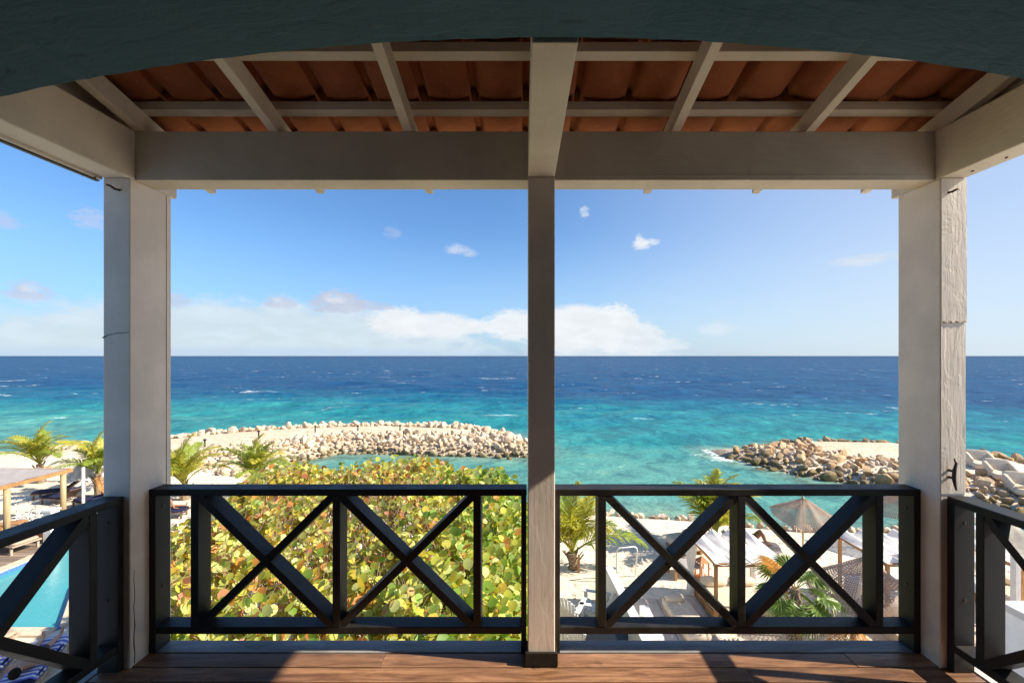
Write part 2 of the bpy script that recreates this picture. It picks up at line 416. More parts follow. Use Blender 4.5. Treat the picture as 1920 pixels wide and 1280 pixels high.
def water_mat():
    m, t, p = base_mat('sea_water'); pos = t.new('ShaderNodeNewGeometry').outputs['Position']
    sp = t.new('ShaderNodeSeparateXYZ'); t.link(pos, sp.inputs[0]); x, y = sp.outputs[0], sp.outputs[1]
    off = t.new('ShaderNodeAttribute'); off.attribute_name = 'shore'
    sh = off.outputs['Fac']
    foamA = t.new('ShaderNodeAttribute'); foamA.attribute_name = 'foam'
    big = t.noise(t.scale(pos, (.012, .03, 1)), 1, 4, .6); mid = t.noise(t.scale(pos, (.05, .14, 1)), 1, 4, .6)
    # deeper water lies further out; the shelf is wider to the left
    dp = t.math('ADD', y, t.math('MULTIPLY', x, .22)); dp = t.math('ADD', dp, t.math('MULTIPLY', t.math('SUBTRACT', big, .5), 70))
    dp = t.math('ADD', dp, t.math('MULTIPLY', t.math('SUBTRACT', mid, .5), 26))
    c = t.mix(t.ramp(dp, 30, 50), (.105, .305, .265), (.03, .25, .25))
    c = t.mix(t.ramp(dp, 44, 78), c, (.010, .15, .23)); c = t.mix(t.ramp(dp, 62, 104), c, (.012, .072, .172))
    c = t.mix(t.ramp(dp, 300, 2500), c, (.014, .062, .145))
    c = t.mix(t.ramp(sh, 0, 3.2, .6, 0), c, (.24, .32, .235))                     # sand and weed show through at the edge
    weed = t.math('MULTIPLY', t.ramp(t.noise(t.scale(pos, (.3, .5, 1)), 1, 4, .65), .5, .68), t.ramp(sh, .2, 4.5, .75, 0))
    c = t.mix(weed, c, (.055, .075, .05))
    # wavelets, their shading also painted into the colour as dark and bright streaks
    wv = t.scale(pos, (.8, 1.5, 1))
    w1 = t.noise(wv, .9, 5, .62, .5); w2 = t.noise(wv, .22, 5, .6, .4); w3 = t.noise(wv, .05, 5, .6, .3)
    far = t.ramp(y, 60, 900)
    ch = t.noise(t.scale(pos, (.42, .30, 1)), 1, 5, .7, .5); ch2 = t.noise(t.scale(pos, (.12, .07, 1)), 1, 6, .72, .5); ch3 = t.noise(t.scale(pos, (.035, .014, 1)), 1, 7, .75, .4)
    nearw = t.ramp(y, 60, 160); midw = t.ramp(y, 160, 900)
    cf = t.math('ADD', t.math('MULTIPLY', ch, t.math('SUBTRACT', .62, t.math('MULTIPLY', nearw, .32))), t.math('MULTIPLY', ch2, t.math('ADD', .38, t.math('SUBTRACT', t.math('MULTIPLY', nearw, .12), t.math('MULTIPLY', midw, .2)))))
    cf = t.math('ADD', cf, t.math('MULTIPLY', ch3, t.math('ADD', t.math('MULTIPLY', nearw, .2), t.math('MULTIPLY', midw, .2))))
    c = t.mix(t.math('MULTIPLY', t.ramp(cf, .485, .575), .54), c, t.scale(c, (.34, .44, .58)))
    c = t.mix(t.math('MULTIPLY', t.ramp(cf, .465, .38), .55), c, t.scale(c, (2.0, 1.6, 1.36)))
    # whitecaps
    capn = t.noise(t.scale(pos, (.06, .2, 1)), 1, 6, .7, .3); spk = t.noise(t.scale(pos, (.35, 1.1, 1)), 1, 4, .7)
    cap = t.math('MULTIPLY', t.ramp(capn, .605, .66), t.ramp(spk, .50, .60)); cap = t.math('MULTIPLY', cap, t.ramp(y, 44, 58))
    lace = t.noise(pos, 1.3, 7, .78, 1.0)
    fo = t.ramp(t.math('ADD', foamA.outputs['Fac'], t.math('MULTIPLY', t.math('SUBTRACT', lace, .5), 2.6)), .6, 1.15)
    fo = t.math('MAXIMUM', fo, cap)
    c = t.mix(fo, c, (.8, .85, .86))
    h = t.math('ADD', t.math('MULTIPLY', w1, .26), t.math('MULTIPLY', w2, 1.0)); h = t.math('ADD', h, t.math('MULTIPLY', w3, 2.6))
    b = t.new('ShaderNodeBump'); b.inputs['Strength'].default_value = 1.0; b.inputs['Distance'].default_value = .6; t.link(h, b.inputs['Height'])
    df = t.new('ShaderNodeBsdfDiffuse'); gl = t.new('ShaderNodeBsdfGlossy'); fr = t.new('ShaderNodeFresnel'); fr.inputs['IOR'].default_value = 1.33
    gl.inputs['Roughness'].default_value = .14; t.link(c, df.inputs[0])
    for n in (df, gl, fr): t.link(b.outputs[0], n.inputs['Normal'])
    # a choppy surface never mirrors at full grazing strength: steep wave fronts face the viewer
    fac = t.math('MULTIPLY', t.math('MINIMUM', fr.outputs[0], .17), t.math('SUBTRACT', 1.0, fo))
    mx = t.new('ShaderNodeMixShader'); t.link(fac, mx.inputs[0]); t.link(df.outputs[0], mx.inputs[1]); t.link(gl.outputs[0], mx.inputs[2])
    t.link(mx.outputs[0], t.n['Material Output'].inputs[0]); return m
M_sea = water_mat()

def pool_mat():
    m, t, p = base_mat('pool_water'); pos = t.new('ShaderNodeNewGeometry').outputs['Position']
    n = t.noise(pos, 1.1, 3, .5, .6); f = t.noise(t.scale(pos, (1, 2, 1)), 7, 3, .6, .8)
    c = t.mix(n, (.05, .31, .345), (.09, .39, .41))
    t.link(c, p.inputs['Base Color']); p.inputs['Roughness'].default_value = .05; p.inputs['IOR'].default_value = 1.33
    bump(t, p, f, .25, .03); return m
M_pool = pool_mat()

def cloth_mat(name, col, trans=.25, var=.1, rough=.85):
    m, t, p = base_mat(name); v = coords(t)
    n = t.noise(v, 5, 4, .6); w = t.noise(v, 160, 2, .5)
    c = t.mix(t.ramp(n, .3, .7), tuple(x*(1-var) for x in col), tuple(min(1, x*(1+var)) for x in col))
    t.link(c, p.inputs['Base Color']); p.inputs['Roughness'].default_value = rough; p.inputs['Specular IOR Level'].default_value = .15
    bump(t, p, t.math('ADD', n, t.math('MULTIPLY', w, .15)), .25, .02)
    if trans:
        tr = t.new('ShaderNodeBsdfTranslucent'); t.link(c, tr.inputs[0])
        mx = t.new('ShaderNodeMixShader'); mx.inputs[0].default_value = trans
        o = t.n['Material Output']; t.link(p.outputs[0], mx.inputs[1]); t.link(tr.outputs[0], mx.inputs[2]); t.link(mx.outputs[0], o.inputs[0])
    return m
M_canvas = cloth_mat('white_canvas', (.86, .84, .81), .3, .05)
M_beige = cloth_mat('beige_cushion_cloth', (.64, .54, .41), 0, .1)
M_navy = cloth_mat('navy_cushion_cloth', (.022, .024, .06), 0, .2)
M_grey_cloth = cloth_mat('grey_canvas', (.42, .38, .36), .1, .12)
M_silver = cloth_mat('pale_grey_parasol_cloth', (.62, .62, .63), .15, .15)
def net_mat():
    m, t, p = base_mat('taupe_woven_net'); uv = t.new('ShaderNodeUVMap').outputs[0]
    s = t.new('ShaderNodeSeparateXYZ'); t.link(uv, s.inputs[0])
    gu = t.math('ABSOLUTE', t.math('SUBTRACT', t.math('FRACT', t.math('MULTIPLY', s.outputs[0], 96)), .5))
    gv = t.math('ABSOLUTE', t.math('SUBTRACT', t.math('FRACT', t.math('MULTIPLY', s.outputs[1], 26)), .5))
    hole = t.math('MULTIPLY', t.math('LESS_THAN', gu, .27), t.math('LESS_THAN', gv, .30))
    n = t.noise(coords(t), 4, 4, .6)
    c = t.mix(n, (.30, .215, .17), (.44, .33, .265)); t.link(c, p.inputs['Base Color']); p.inputs['Roughness'].default_value = .9
    tr = t.new('ShaderNodeBsdfTransparent'); tl = t.new('ShaderNodeBsdfTranslucent'); t.link(c, tl.inputs[0])
    m1 = t.new('ShaderNodeMixShader'); m1.inputs[0].default_value = .25; t.link(p.outputs[0], m1.inputs[1]); t.link(tl.outputs[0], m1.inputs[2])
    m2 = t.new('ShaderNodeMixShader'); t.link(t.math('MULTIPLY', hole, .8), m2.inputs[0]); t.link(m1.outputs[0], m2.inputs[1]); t.link(tr.outputs[0], m2.inputs[2])
    t.link(m2.outputs[0], t.n['Material Output'].inputs[0]); return m
M_net = net_mat()
def stripe_mat():
    m, t, p = base_mat('blue_white_striped_towel'); v = t.new('ShaderNodeTexCoord').outputs['Object']
    s = t.new('ShaderNodeSeparateXYZ'); t.link(v, s.inputs[0])
    f = t.math('FRACT', t.math('MULTIPLY', s.outputs[1], 6.2))
    c = t.mix(t.math('GREATER_THAN', f, .5), (.13, .15, .5), (.72, .72, .78)); t.link(c, p.inputs['Base Color']); p.inputs['Roughness'].default_value = .95
    bump(t, p, t.noise(v, 60, 3), .3, .01); return m
M_stripe = stripe_mat()

def leaf_mat(name, col, tr=.4, rough=.45, var=.25):
    m, t, p = base_mat(name)
    g = t.new('ShaderNodeNewGeometry'); oi = t.new('ShaderNodeObjectInfo')
    r = t.math('FRACT', t.math('ADD', g.outputs['Random Per Island'], oi.outputs['Random']))
    n = t.noise(g.outputs['Position'], 18, 3, .6)
    hsv = t.new('ShaderNodeHueSaturation'); hsv.inputs['Color'].default_value = (*col, 1)
    t.link(t.ramp(r, 0, 1, 1-var, 1+var, False), hsv.inputs['Value']); t.link(t.ramp(t.math('FRACT', t.math('MULTIPLY', r, 5.7)), 0, 1, .485, .515, False), hsv.inputs['Hue'])
    c = t.mix(t.ramp(n, .3, .75, 0, .35), hsv.outputs[0], t.scale(hsv.outputs[0], (1.25, .95, .7)))
    t.link(c, p.inputs['Base Color']); p.inputs['Roughness'].default_value = rough; p.inputs['Specular IOR Level'].default_value = .4
    tl = t.new('ShaderNodeBsdfTranslucent'); t.link(t.scale(c, (1.25, 1.2, .6)), tl.inputs[0])
    mx = t.new('ShaderNodeMixShader'); mx.inputs[0].default_value = tr
    t.link(p.outputs[0], mx.inputs[1]); t.link(tl.outputs[0], mx.inputs[2]); t.link(mx.outputs[0], t.n['Material Output'].inputs[0]); return m
LEAFM = [leaf_mat('lime_leaf', (.48, .52, .09)), leaf_mat('green_leaf', (.21, .35, .055)), leaf_mat('yellow_leaf', (.66, .52, .08)),
         leaf_mat('orange_leaf', (.66, .32, .09)), leaf_mat('rosy_leaf', (.60, .27, .17)), leaf_mat('pale_green_leaf', (.56, .62, .23))]
M_twig = M('grey_brown_twig', (.34, .26, .18), .8, .3, 20, .2)
M_frond = leaf_mat('palm_frond_green', (.25, .33, .05), .35, .4)
M_frond_y = leaf_mat('palm_frond_yellow_green', (.46, .46, .07), .4, .4)
M_fan = leaf_mat('fan_palm_green', (.15, .24, .05), .35, .4)
M_dry = leaf_mat('dry_frond', (.5, .27, .09), .25, .7)
M_trunk = M('palm_trunk_bark', (.26, .19, .13), .9, .3, 14, .7, 30, .03, stretch=(1, 1, 3))
M_skin = M('fair_skin', (.50, .27, .17), .5, .08, 8, .05)  # fairer of the two skin tones
M_skin_b = M('tanned_skin', (.30, .15, .09), .5, .1, 8, .05)
M_hair = M('dark_hair', (.018, .012, .009), .75, .3, 30, .3, spec=.1)
M_trunks = M('dark_swimwear', (.015, .017, .035), .7, .2, 20, .1)
M_terracotta = M('terracotta_pot_clay', (.48, .2, .09), .8, .15, 10, .1)
M_blue_tile = M('blue_mosaic_tile', (.08, .18, .42), .3, .4, 30, .1)
M_stone = M('beige_coping_stone', (.62, .5, .36), .8, .12, 5, .15)
M_concrete = M('warm_concrete', (.5, .42, .35), .9, .12, 2.5, .3, 30, .01)
M_shaded_roof = M('shade_greyed_white_roof', (.52, .5, .5), .8, .08, 3, .2)  # white annex top greyed: its shade is put into the colour
M_blackpl = M('matt_black_plastic', (.015, .015, .016), .4, .2, 12, .05)
M_greywood = M('grey_white_painted_slat', (.62, .62, .61), .6, .1, 9, .1)
M_hull = M('sun_bleached_white_timber', (.68, .68, .67), .6, .1, 9, .1)
M_tan = M('tan_woven_resin', (.44, .33, .24), .7, .15, 30, .4, 90, .008)

FL = CZ-1.65          # balcony floor
GZ = .9               # beach level
EXEC = {}
# ================================================================== THE BALCONY AND ITS BUILDING
def arch_z(x):
    return CZ + .962 - .0605*(x-.1)**2 - .0006*abs(x-.1)**5
def build_arch_wall():
    w = thing('arch_wall', 'dark teal plastered wall with a wide low arch framing the top of the balcony view', 'wall', (0, 1.15, FL), absolute=True)
    m = MB(); n = 120; xs = [-2.05 + 4.2*i/n for i in range(n+1)]
    jit = [rnd.uniform(-.0018, .0018) for _ in xs]
    y0, y1, top, xl, xr = .98, 1.32, CZ+2.0, -2.26, 2.4
    def rib(x, zb, k): return [(x, y0, zb), (x, y1-.012, zb+k*.4), (x, y1, zb+.012+k), (x, y1, top), (x, y0, top)]
    vs = []
    for x, j in zip(xs, jit): vs += rib(x, arch_z(x)+j*.6, j)
    fs = []
    for i in range(n):
        a, b = i*5, (i+1)*5
        for q in range(5): fs.append((a+q, a+(q+1) % 5, b+(q+1) % 5, b+q))
    m.add(vs, fs)
    m.build('arch', M_plaster, w, smooth=False)
    for xa, xb in ((xl, -2.05), (2.15, xr)):
        p = MB(); p.box(xa, xb, y0, y1, FL-.3, top); p.build('pier', M_plaster, w)
    return w
build_arch_wall()

def room():
    m = MB(); m.box(-2.26, 2.4, -4.2, -4.0, FL-.3, CZ+2); tag(m.build('back_wall', M_room), kind='structure')
    for s in (-1, 1):
        m = MB(); m.box(*((-2.26, -2.1) if s < 0 else (2.22, 2.4)), -4.0, .98, FL-.3, CZ+2); tag(m.build('side_wall', M_room), kind='structure')
    m = MB(); m.box(-2.3, 2.44, -4.2, 1.32, CZ+2.002, CZ+2.2); tag(m.build('ceiling', M_room), kind='structure')
    m = MB(); m.box(-2.1, 2.22, -4.0, .975, FL-.3, FL); tag(m.build('room_floor', M_floor), kind='structure')
    # storeys below the balcony
    f = thing('hotel_facade', 'white storey walls carrying the balcony from the sand below', 'building', (0, -1, GZ), absolute=True)
    m = MB(); m.box(-2.26, 2.4, -4.2, 1.30, GZ-.5, FL-.32); m.build('wall', M_white_wall, f)
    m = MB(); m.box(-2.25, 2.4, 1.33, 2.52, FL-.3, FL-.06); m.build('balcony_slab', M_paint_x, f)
room()

# --- floor of boards
def balcony_floor():
    fl = thing('balcony_floor', None, None, (0, 1.9, FL), absolute=True); tag(fl, kind='structure')
    edges = [2.405, 2.296, 2.190, 2.083, 1.976, 1.869, 1.762, 1.655, 1.548, 1.441, 1.33]
    joints = [(-.765, 1.78), (-1.62, 1.18), (-.2,), (-1.2, .9), (.4,), (-.9, 1.3), (-1.6, .3), (.8,), (-.5,), (1.1,)]
    for i in range(len(edges)-1):
        xs = [-2.215] + list(joints[i]) + [2.352]
        for a, b in zip(xs[:-1], xs[1:]):
            m = MB(); dz = rnd.uniform(-.0015, .0015)
            m.box(-(b-a)/2+.0012, (b-a)/2-.0012, -(edges[i]-edges[i+1])/2+.0028, (edges[i]-edges[i+1])/2-.0028, -.03, dz)
            o = m.build('floor_board', M_floor, fl, org=(0, 0, 0), bevel=.0025)
            o.location = ((a+b)/2, (edges[i]+edges[i+1])/2-1.9, 0)
    for a, b in ((-2.078, .018), (.178, 2.206)):
        m = MB(); m.box(a, b, 2.409, 2.512, FL-.07, FL+.0015); m.build('edge_board', M_sill, fl, bevel=.004)
    m = MB(); m.box(2.355, 2.40, 1.33, 2.285, FL-.09, FL+.006); m.build('edge_strip', M_paint_y, fl, bevel=.003)
    m = MB(); m.box(-2.27, -2.218, 1.33, 2.285, FL-.09, FL+.002); m.build('edge_strip', M_sill, fl, bevel=.003)
    m = MB(); m.box(-2.21, 2.35, 1.33, 2.40, FL-.055, FL-.033); m.build('subfloor', M_blackpl, fl)
balcony_floor()

# --- posts
def posts():
    ZB = CZ+.94
    p = thing('post', 'white painted corner post between the pool side and the front railing', 'post', (-2.15, 2.42, FL), absolute=True)
    m = MB(); m.box(-2.222, -2.08, 2.288, 2.552, FL-.05, ZB); m.build('shaft', M_paint_z, p, bevel=.005)
    m = MB(); m.box(-2.0795, -2.0765, 2.52, 2.549, FL, ZB-.01); m.build('edge_strip', M_paint_z, p, bevel=.001)
    m = MB(); m.tube([(-2.135, 2.29, CZ+.876), (-2.135, 2.262, CZ+.872), (-2.15, 2.25, CZ+.885), (-2.168, 2.252, CZ+.89)], .006, 6); m.build('hook', M_iron, p, smooth=True)
    m = MB(); zc = CZ+.108
    m.tube([(-2.223, 2.2875, zc-.012), (-2.205, 2.2875, zc-.004), (-2.19, 2.2875, zc+.004), (-2.165, 2.2875, zc+.006), (-2.15, 2.2875, zc+.013), (-2.12, 2.2875, zc+.011), (-2.085, 2.2875, zc+.018)], [.004, .0025, .002, .0012, .002, .0014, .001], 5); m.build('crack', M_iron, p)
    m = MB(); m.tube([(-2.0795, 2.313+.004*math.sin(k*1.9), FL+.01+.05*k) for k in range(11)], [.0028, .0022, .003, .002, .0024, .0016, .002, .0014, .0012, .001, .0008], 5); m.build('crack', M_iron, p)
    p = thing('post', 'slim white centre post with weathered lower half between the two front railings', 'post', (.097, 2.4, FL), absolute=True)
    m = MB(); m.box(.026, .169, 2.312, 2.515, FL, CZ+.955); m.build('shaft', M_paint_z, p, bevel=.004)
    m = MB(); m.box(.012, .184, 2.297, 2.404, FL+.0005, FL+.070)
    for a in (0,): m.box(.012, .184, 2.297, 2.404, FL+.0702, FL+.071)
    m.build('plinth', M_black, p, bevel=.012)
    p = thing('post', 'white corner post with flaking filler and a rope cleat beside the right railing', 'post', (2.28, 2.42, FL), absolute=True)
    m = MB(); m.box(2.21, 2.344, 2.292, 2.55, FL-.05, ZB); m.build('shaft', M_paint_z, p, bevel=.005)
    # thick coat of filler over the upper face, ending in a broken edge
    m = MB(); n = 26; x0, x1 = 2.2115, 2.3425; zb = CZ+.178
    lo = [zb + .006*math.sin(i*.9) + rnd.uniform(-.003, .003) for i in range(n+1)]
    xs = [x0+(x1-x0)*i/n for i in range(n+1)]
    vs = []; fs = []
    for x, z in zip(xs, lo): vs += [(x, 2.291, z), (x, 2.284, z+.003), (x, 2.284, ZB-.004), (x, 2.291, ZB-.004)]
    for i in range(n):
        a, b = 4*i, 4*i+4
        for q in range(3): fs.append((a+q, b+q, b+q+1, a+q+1))
    fs += [(0, 1, 2, 3), (4*n, 4*n+3, 4*n+2, 4*n+1)]
    m.add(vs, fs); m.build('filler_coat', M_render, p)
    m = MB()
    m.box(2.213, 2.342, 2.2895, 2.2918, FL+.92, zb-.006); m.build('filler_coat', M_render, p)
    c = MB(); X = 2.253; zc = CZ-.622
    c.tube([(X+.012, 2.272, zc+.085), (X+.012, 2.262, zc+.06), (X-.002, 2.258, zc+.02), (X-.004, 2.258, zc-.02), (X+.006, 2.262, zc-.055), (X+.02, 2.27, zc-.082)], [.004, .0065, .009, .009, .0065, .004], 8)
    c.tube([(X, 2.292, zc+.018), (X, 2.26, zc+.018)], .007, 8); c.tube([(X, 2.292, zc-.018), (X, 2.26, zc-.018)], .007, 8)
    c.build('rope_cleat', M_iron, p, smooth=True)
    m = MB(); m.tube([(2.246, 2.286, CZ+.862), (2.246, 2.262, CZ+.858), (2.256, 2.254, CZ+.866), (2.27, 2.254, CZ+.87)], .006, 6); m.build('hook', M_iron, p, smooth=True)
posts()

# --- railings
ZT, ZB1, ZB0 = CZ-.7405, CZ-1.506, CZ-1.546       # rail top, bottom rail top and underside
RAILS = []
def railing(label, along, bals, end, cells, lo, hi):
    """along: 'x' (front) or 'y' (side). bals: spans of the uprights; cells: pairs of spans that a cross fills; lo/hi: the other axis"""
    mid = (lo+hi)/2
    org = ((bals[0][0]+bals[-1][1])/2, mid, FL) if along == 'x' else (mid, (bals[0][0]+bals[-1][1])/2, FL)
    r = thing('balcony_railing', label, 'railing', org, absolute=True); RAILS.append(r)
    def B(m, a0, a1, z0, z1, ins=0):
        if along == 'x': m.box(a0, a1, lo+ins, hi-ins, z0, z1)
        else: m.box(lo+ins, hi-ins, a0, a1, z0, z1)
        return m
    a0, a1 = end
    B(MB(), a0, a1, ZT-.0375, ZT).build('top_rail', M_black, r, bevel=.004)
    B(MB(), bals[0][1]+.0003, bals[-1][0]-.0003, ZB0, ZB1, .002).build('bottom_rail', M_black, r, bevel=.004)
    for i, (p, q) in enumerate(bals):
        endp = i in (0, len(bals)-1)
        B(MB(), p, q, FL+.002 if endp else ZB1+.0003, ZT-.0378, .0 if endp else .001).build('end_upright' if endp else 'upright', M_black, r, bevel=.003)
    for p, q in cells:
        for k in (0, 1):
            m = MB(); t = hi-lo-.004-.004*k
            c0, c1 = (ZT-.0379, ZB1+.0004) if k == 0 else (ZB1+.0004, ZT-.0379)
            A, Bq = Vector((p, c0)), Vector((q, c1)); d = (Bq-A).normalized(); nv = Vector((-d.y, d.x))*.0205
            poly = [A-d*.1+nv, Bq+d*.1+nv, Bq+d*.1-nv, A-d*.1-nv]
            for ax, lim, sg in ((0, p+.0003, 1), (0, q-.0003, -1), (1, ZB1+.0004, 1), (1, ZT-.0379, -1)):
                out = []
                for i in range(len(poly)):
                    u, w = poly[i], poly[(i+1) % len(poly)]; fu, fw = (u[ax]-lim)*sg, (w[ax]-lim)*sg
                    if fu >= 0: out.append(u)
                    if fu*fw < 0: out.append(u + (w-u)*(fu/(fu-fw)))
                poly = out
            n = len(poly)
            vs = [((a[0], mid+s0, a[1]) if along == 'x' else (mid+s0, a[0], a[1])) for s0 in (-t/2, t/2) for a in poly]
            m.add(vs, [tuple(range(n)), tuple(range(2*n-1, n-1, -1))] + [(i, (i+1) % n, n+(i+1) % n, n+i) for i in range(n)])
            m.build('brace', M_black, r)
    return r
S1 = 338.0
def fx(px): return (px-VX)/S1
railing('black front railing with two crosses in front of the leafy bush', 'x',
        [(-2.079, -2.043), (fx(356), fx(370.5)), (fx(622.5), fx(637)), (fx(887), fx(901.5)), (fx(977), fx(987))], (-2.079, .020),
        [(fx(370.5), fx(622.5)), (fx(637), fx(887))], 2.402, 2.506)
railing('black front railing with two crosses in front of the beach daybeds', 'x',
        [(.176, .205), (fx(1122), fx(1137)), (fx(1384), fx(1399)), (fx(1644), fx(1658)), (2.172, 2.2085)], (.176, 2.2085),
        [(fx(1137), fx(1384)), (fx(1399), fx(1644))], 2.402, 2.506)
railing('black side railing over the pool', 'y', [(1.322, 1.357), (2.107, 2.147), (2.25, 2.286)], (1.322, 2.286), [(1.357, 2.107)], -2.217, -2.11)
railing('black side railing next to the post with the rope cleat', 'y', [(1.322, 1.357), (2.107, 2.147), (2.252, 2.290)], (1.322, 2.290), [(1.357, 2.107)], 2.243, 2.352)

for rl, pts, dr in ((0, ((-2.0425, 2.452, CZ-.848), (-2.0425, 2.452, CZ-1.30)), (1, 0, 0)), (1, ((2.1715, 2.452, CZ-.86), (2.1715, 2.452, CZ-1.29)), (-1, 0, 0)), (3, ((2.30, 2.2515, CZ-.87), (2.30, 2.2515, CZ-1.274)), (0, -1, 0)), (2, ((-2.165, 2.2495, CZ-.87), (-2.165, 2.2495, CZ-1.274)), (0, -1, 0))):
    for p in pts:
        m = MB(); d = Vector(dr); p = Vector(p); m.tube([p-d*.002, p+d*.0035], [.0085, .0075], 8); m.build('bolt', M_iron, RAILS[rl])
# --- beams
def beams():
    ZB = CZ+.9405
    b = thing('roof_beam', 'long painted front beam resting across the three posts', 'beam', (.06, 2.38, ZB), absolute=True)
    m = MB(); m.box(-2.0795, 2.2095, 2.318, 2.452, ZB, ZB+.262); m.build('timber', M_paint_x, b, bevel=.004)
    m = MB(); m.box(.19, 2.2, 2.3155, 2.3185, ZB+.022, ZB+.0245); m.build('seam', M_paint_x, b)
    b = thing('roof_beam', 'painted side beam with a metal track above the pool side', 'beam', (-2.15, 1.9, ZB), absolute=True)
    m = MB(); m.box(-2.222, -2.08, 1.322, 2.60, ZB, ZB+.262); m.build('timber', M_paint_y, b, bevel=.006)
    m = MB(); m.box(-2.2425, -2.2225, 1.322, 2.286, ZB-.012, ZB+.03); m.build('molding', M_paint_y, b, bevel=.003)
    tr = MB(); tr.box(-2.262, -2.243, 1.322, 2.29, ZB-.018, ZB-.012); tr.box(-2.262, -2.258, 1.322, 2.29, ZB-.012, ZB+.02)
    tr.build('metal_track', M_metal_dark, b)
    for y in (1.55, 1.79, 2.22):
        bo = MB(); bo.tube([(-2.228, y+.03, ZB-.019), (-2.228, y+.03, ZB-.012)], .005, 8); bo.build('screw', M_iron, b)
        bo = MB(); bo.tube([(-2.252, y, ZB-.022), (-2.252, y, ZB-.017)], .005, 8); bo.build('washer', M_metal_white, b)
    b = thing('roof_beam', 'painted side beam above the post with the rope cleat', 'beam', (2.28, 1.9, ZB), absolute=True)
    m = MB(); m.box(2.21, 2.344, 1.322, 2.60, ZB, ZB+.262); m.build('timber', M_paint_y, b, bevel=.006)
    for y, x in ((2.05, 2.29), (1.86, 2.30), (2.2, 2.285)):
        bo = MB(); bo.tube([(x, y, ZB-.004), (x, y, ZB+.001)], .006, 8); bo.build('screw', M_iron, b)
    b = thing('roof_beam', 'painted centre beam running from the arch to the slim centre post', 'beam', (.097, 1.8, ZB+.02), absolute=True)
    m = MB(); m.box(.0265, .1685, 1.322, 2.3165, CZ+.9565, CZ+1.14); m.build('timber', M_paint_y, b, bevel=.004)
beams()

# --- roof: rafters, battens and barrel tiles seen from below
SL = .235
def zr(d): return CZ + 1.2035 + SL*(2.317-d)          # underside of the rafters
def roof():
    r = thing('tiled_roof', 'terracotta tile roof on pale rafters and battens over the balcony', 'roof', (.1, 2.0, zr(2.0)), absolute=True)
    for k in range(-3, 4):
        if k == 0: continue
        x = .1 + .72*k
        m = MB(); y0, y1 = 1.322, 2.87
        vs = []
        for y in (y0, y1):
            for sx in (-.024, .024):
                vs += [(x+sx, y, zr(y)), (x+sx, y, zr(y)+.105)]
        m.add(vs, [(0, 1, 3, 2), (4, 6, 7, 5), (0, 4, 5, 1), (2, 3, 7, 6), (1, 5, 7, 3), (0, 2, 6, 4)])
        m.build('rafter', M_paint_y, r, bevel=.003)
    k = 0
    x = .1
    m = MB(); vs = []
    for y in (1.322, 2.87):
        for sx in (-.024, .024): vs += [(x+sx, y, zr(y)+.003), (x+sx, y, zr(y)+.105)]
    m.add(vs, [(0, 1, 3, 2), (4, 6, 7, 5), (0, 4, 5, 1), (2, 3, 7, 6), (1, 5, 7, 3), (0, 2, 6, 4)]); m.build('rafter', M_paint_y, r)
    rows = [2.66, 2.33, 2.0, 1.67, 1.36]
    for y in rows:
        m = MB(); vs = []
        for yy in (y-.024, y+.024):
            for x in (-2.5, 2.62): vs += [(x, yy, zr(yy)+.1055), (x, yy, zr(yy)+.150)]
        m.add(vs, [(0, 1, 3, 2), (4, 6, 7, 5), (0, 4, 5, 1), (2, 3, 7, 6), (1, 5, 7, 3), (0, 2, 6, 4)]); m.build('batten', M_paint_x, r, bevel=.002)
    for xa, xb in ((-2.262, -2.224), (2.346, 2.384)):
        m = MB(); zb = CZ+1.15
        vs = [(x, y, z) for x in (xa, xb) for y, z in ((1.325, zb), (2.62, zb), (2.62, zr(2.62)+.19), (1.325, zr(1.325)+.19))]
        m.add(vs, [(0, 1, 2, 3), (7, 6, 5, 4), (0, 4, 5, 1), (1, 5, 6, 2), (2, 6, 7, 3), (3, 7, 4, 0)]); m.build('gable_board', M_paint_y, r)
    # one tile: a wide pan and a narrow cover, slightly tapered
    wd, ln = .278, .415
    prof = []
    for i in range(13): a = i/12; prof.append((a*.236, -.036*math.sin(math.pi*a)**.8+.036))
    for i in range(1, 9): a = i/8; prof.append((.236+a*.072, .036+.055*math.sin(math.pi*a)**.7))
    V = []; n = len(prof)
    for y, tp, lift in ((0, 1.0, 0), (ln, .93, 0)):
        for th in (0, .013):
            for x, z in prof: V.append(((x-.139)*tp, y, z*tp+th))
    Fc = []
    for i in range(n-1):
        Fc += [(i, i+1, 2*n+i+1, 2*n+i), (n+i, 3*n+i, 3*n+i+1, n+i+1), (i, n+i, n+i+1, i+1), (2*n+i, 2*n+i+1, 3*n+i+1, 3*n+i)]
    tile = bpy.data.meshes.new('roof_tile'); tile.from_pydata(V, [], Fc); tile.materials.append(M_tile)
    tile.polygons.foreach_set('use_smooth', [True]*len(tile.polygons))
    # local +y of a tile points up the slope, towards the house
    pitch = math.atan(SL)
    for j, y in enumerate([3.02, 2.74, 2.41, 2.08, 1.75, 1.42]):
        for i in range(19):
            o = link('roof_tile', tile, r)
            x = -2.64 + .278*i + rnd.uniform(-.004, .004)
            yy = y + rnd.uniform(-.008, .008)
            o.location = (x-.1, yy-2.0, zr(yy)+.157+.016 - zr(2.0) + rnd.uniform(-.002, .003))
            o.rotation_euler = Euler((pitch-.036+rnd.uniform(-.006, .006), 0, math.pi+rnd.uniform(-.01, .01)))
roof()
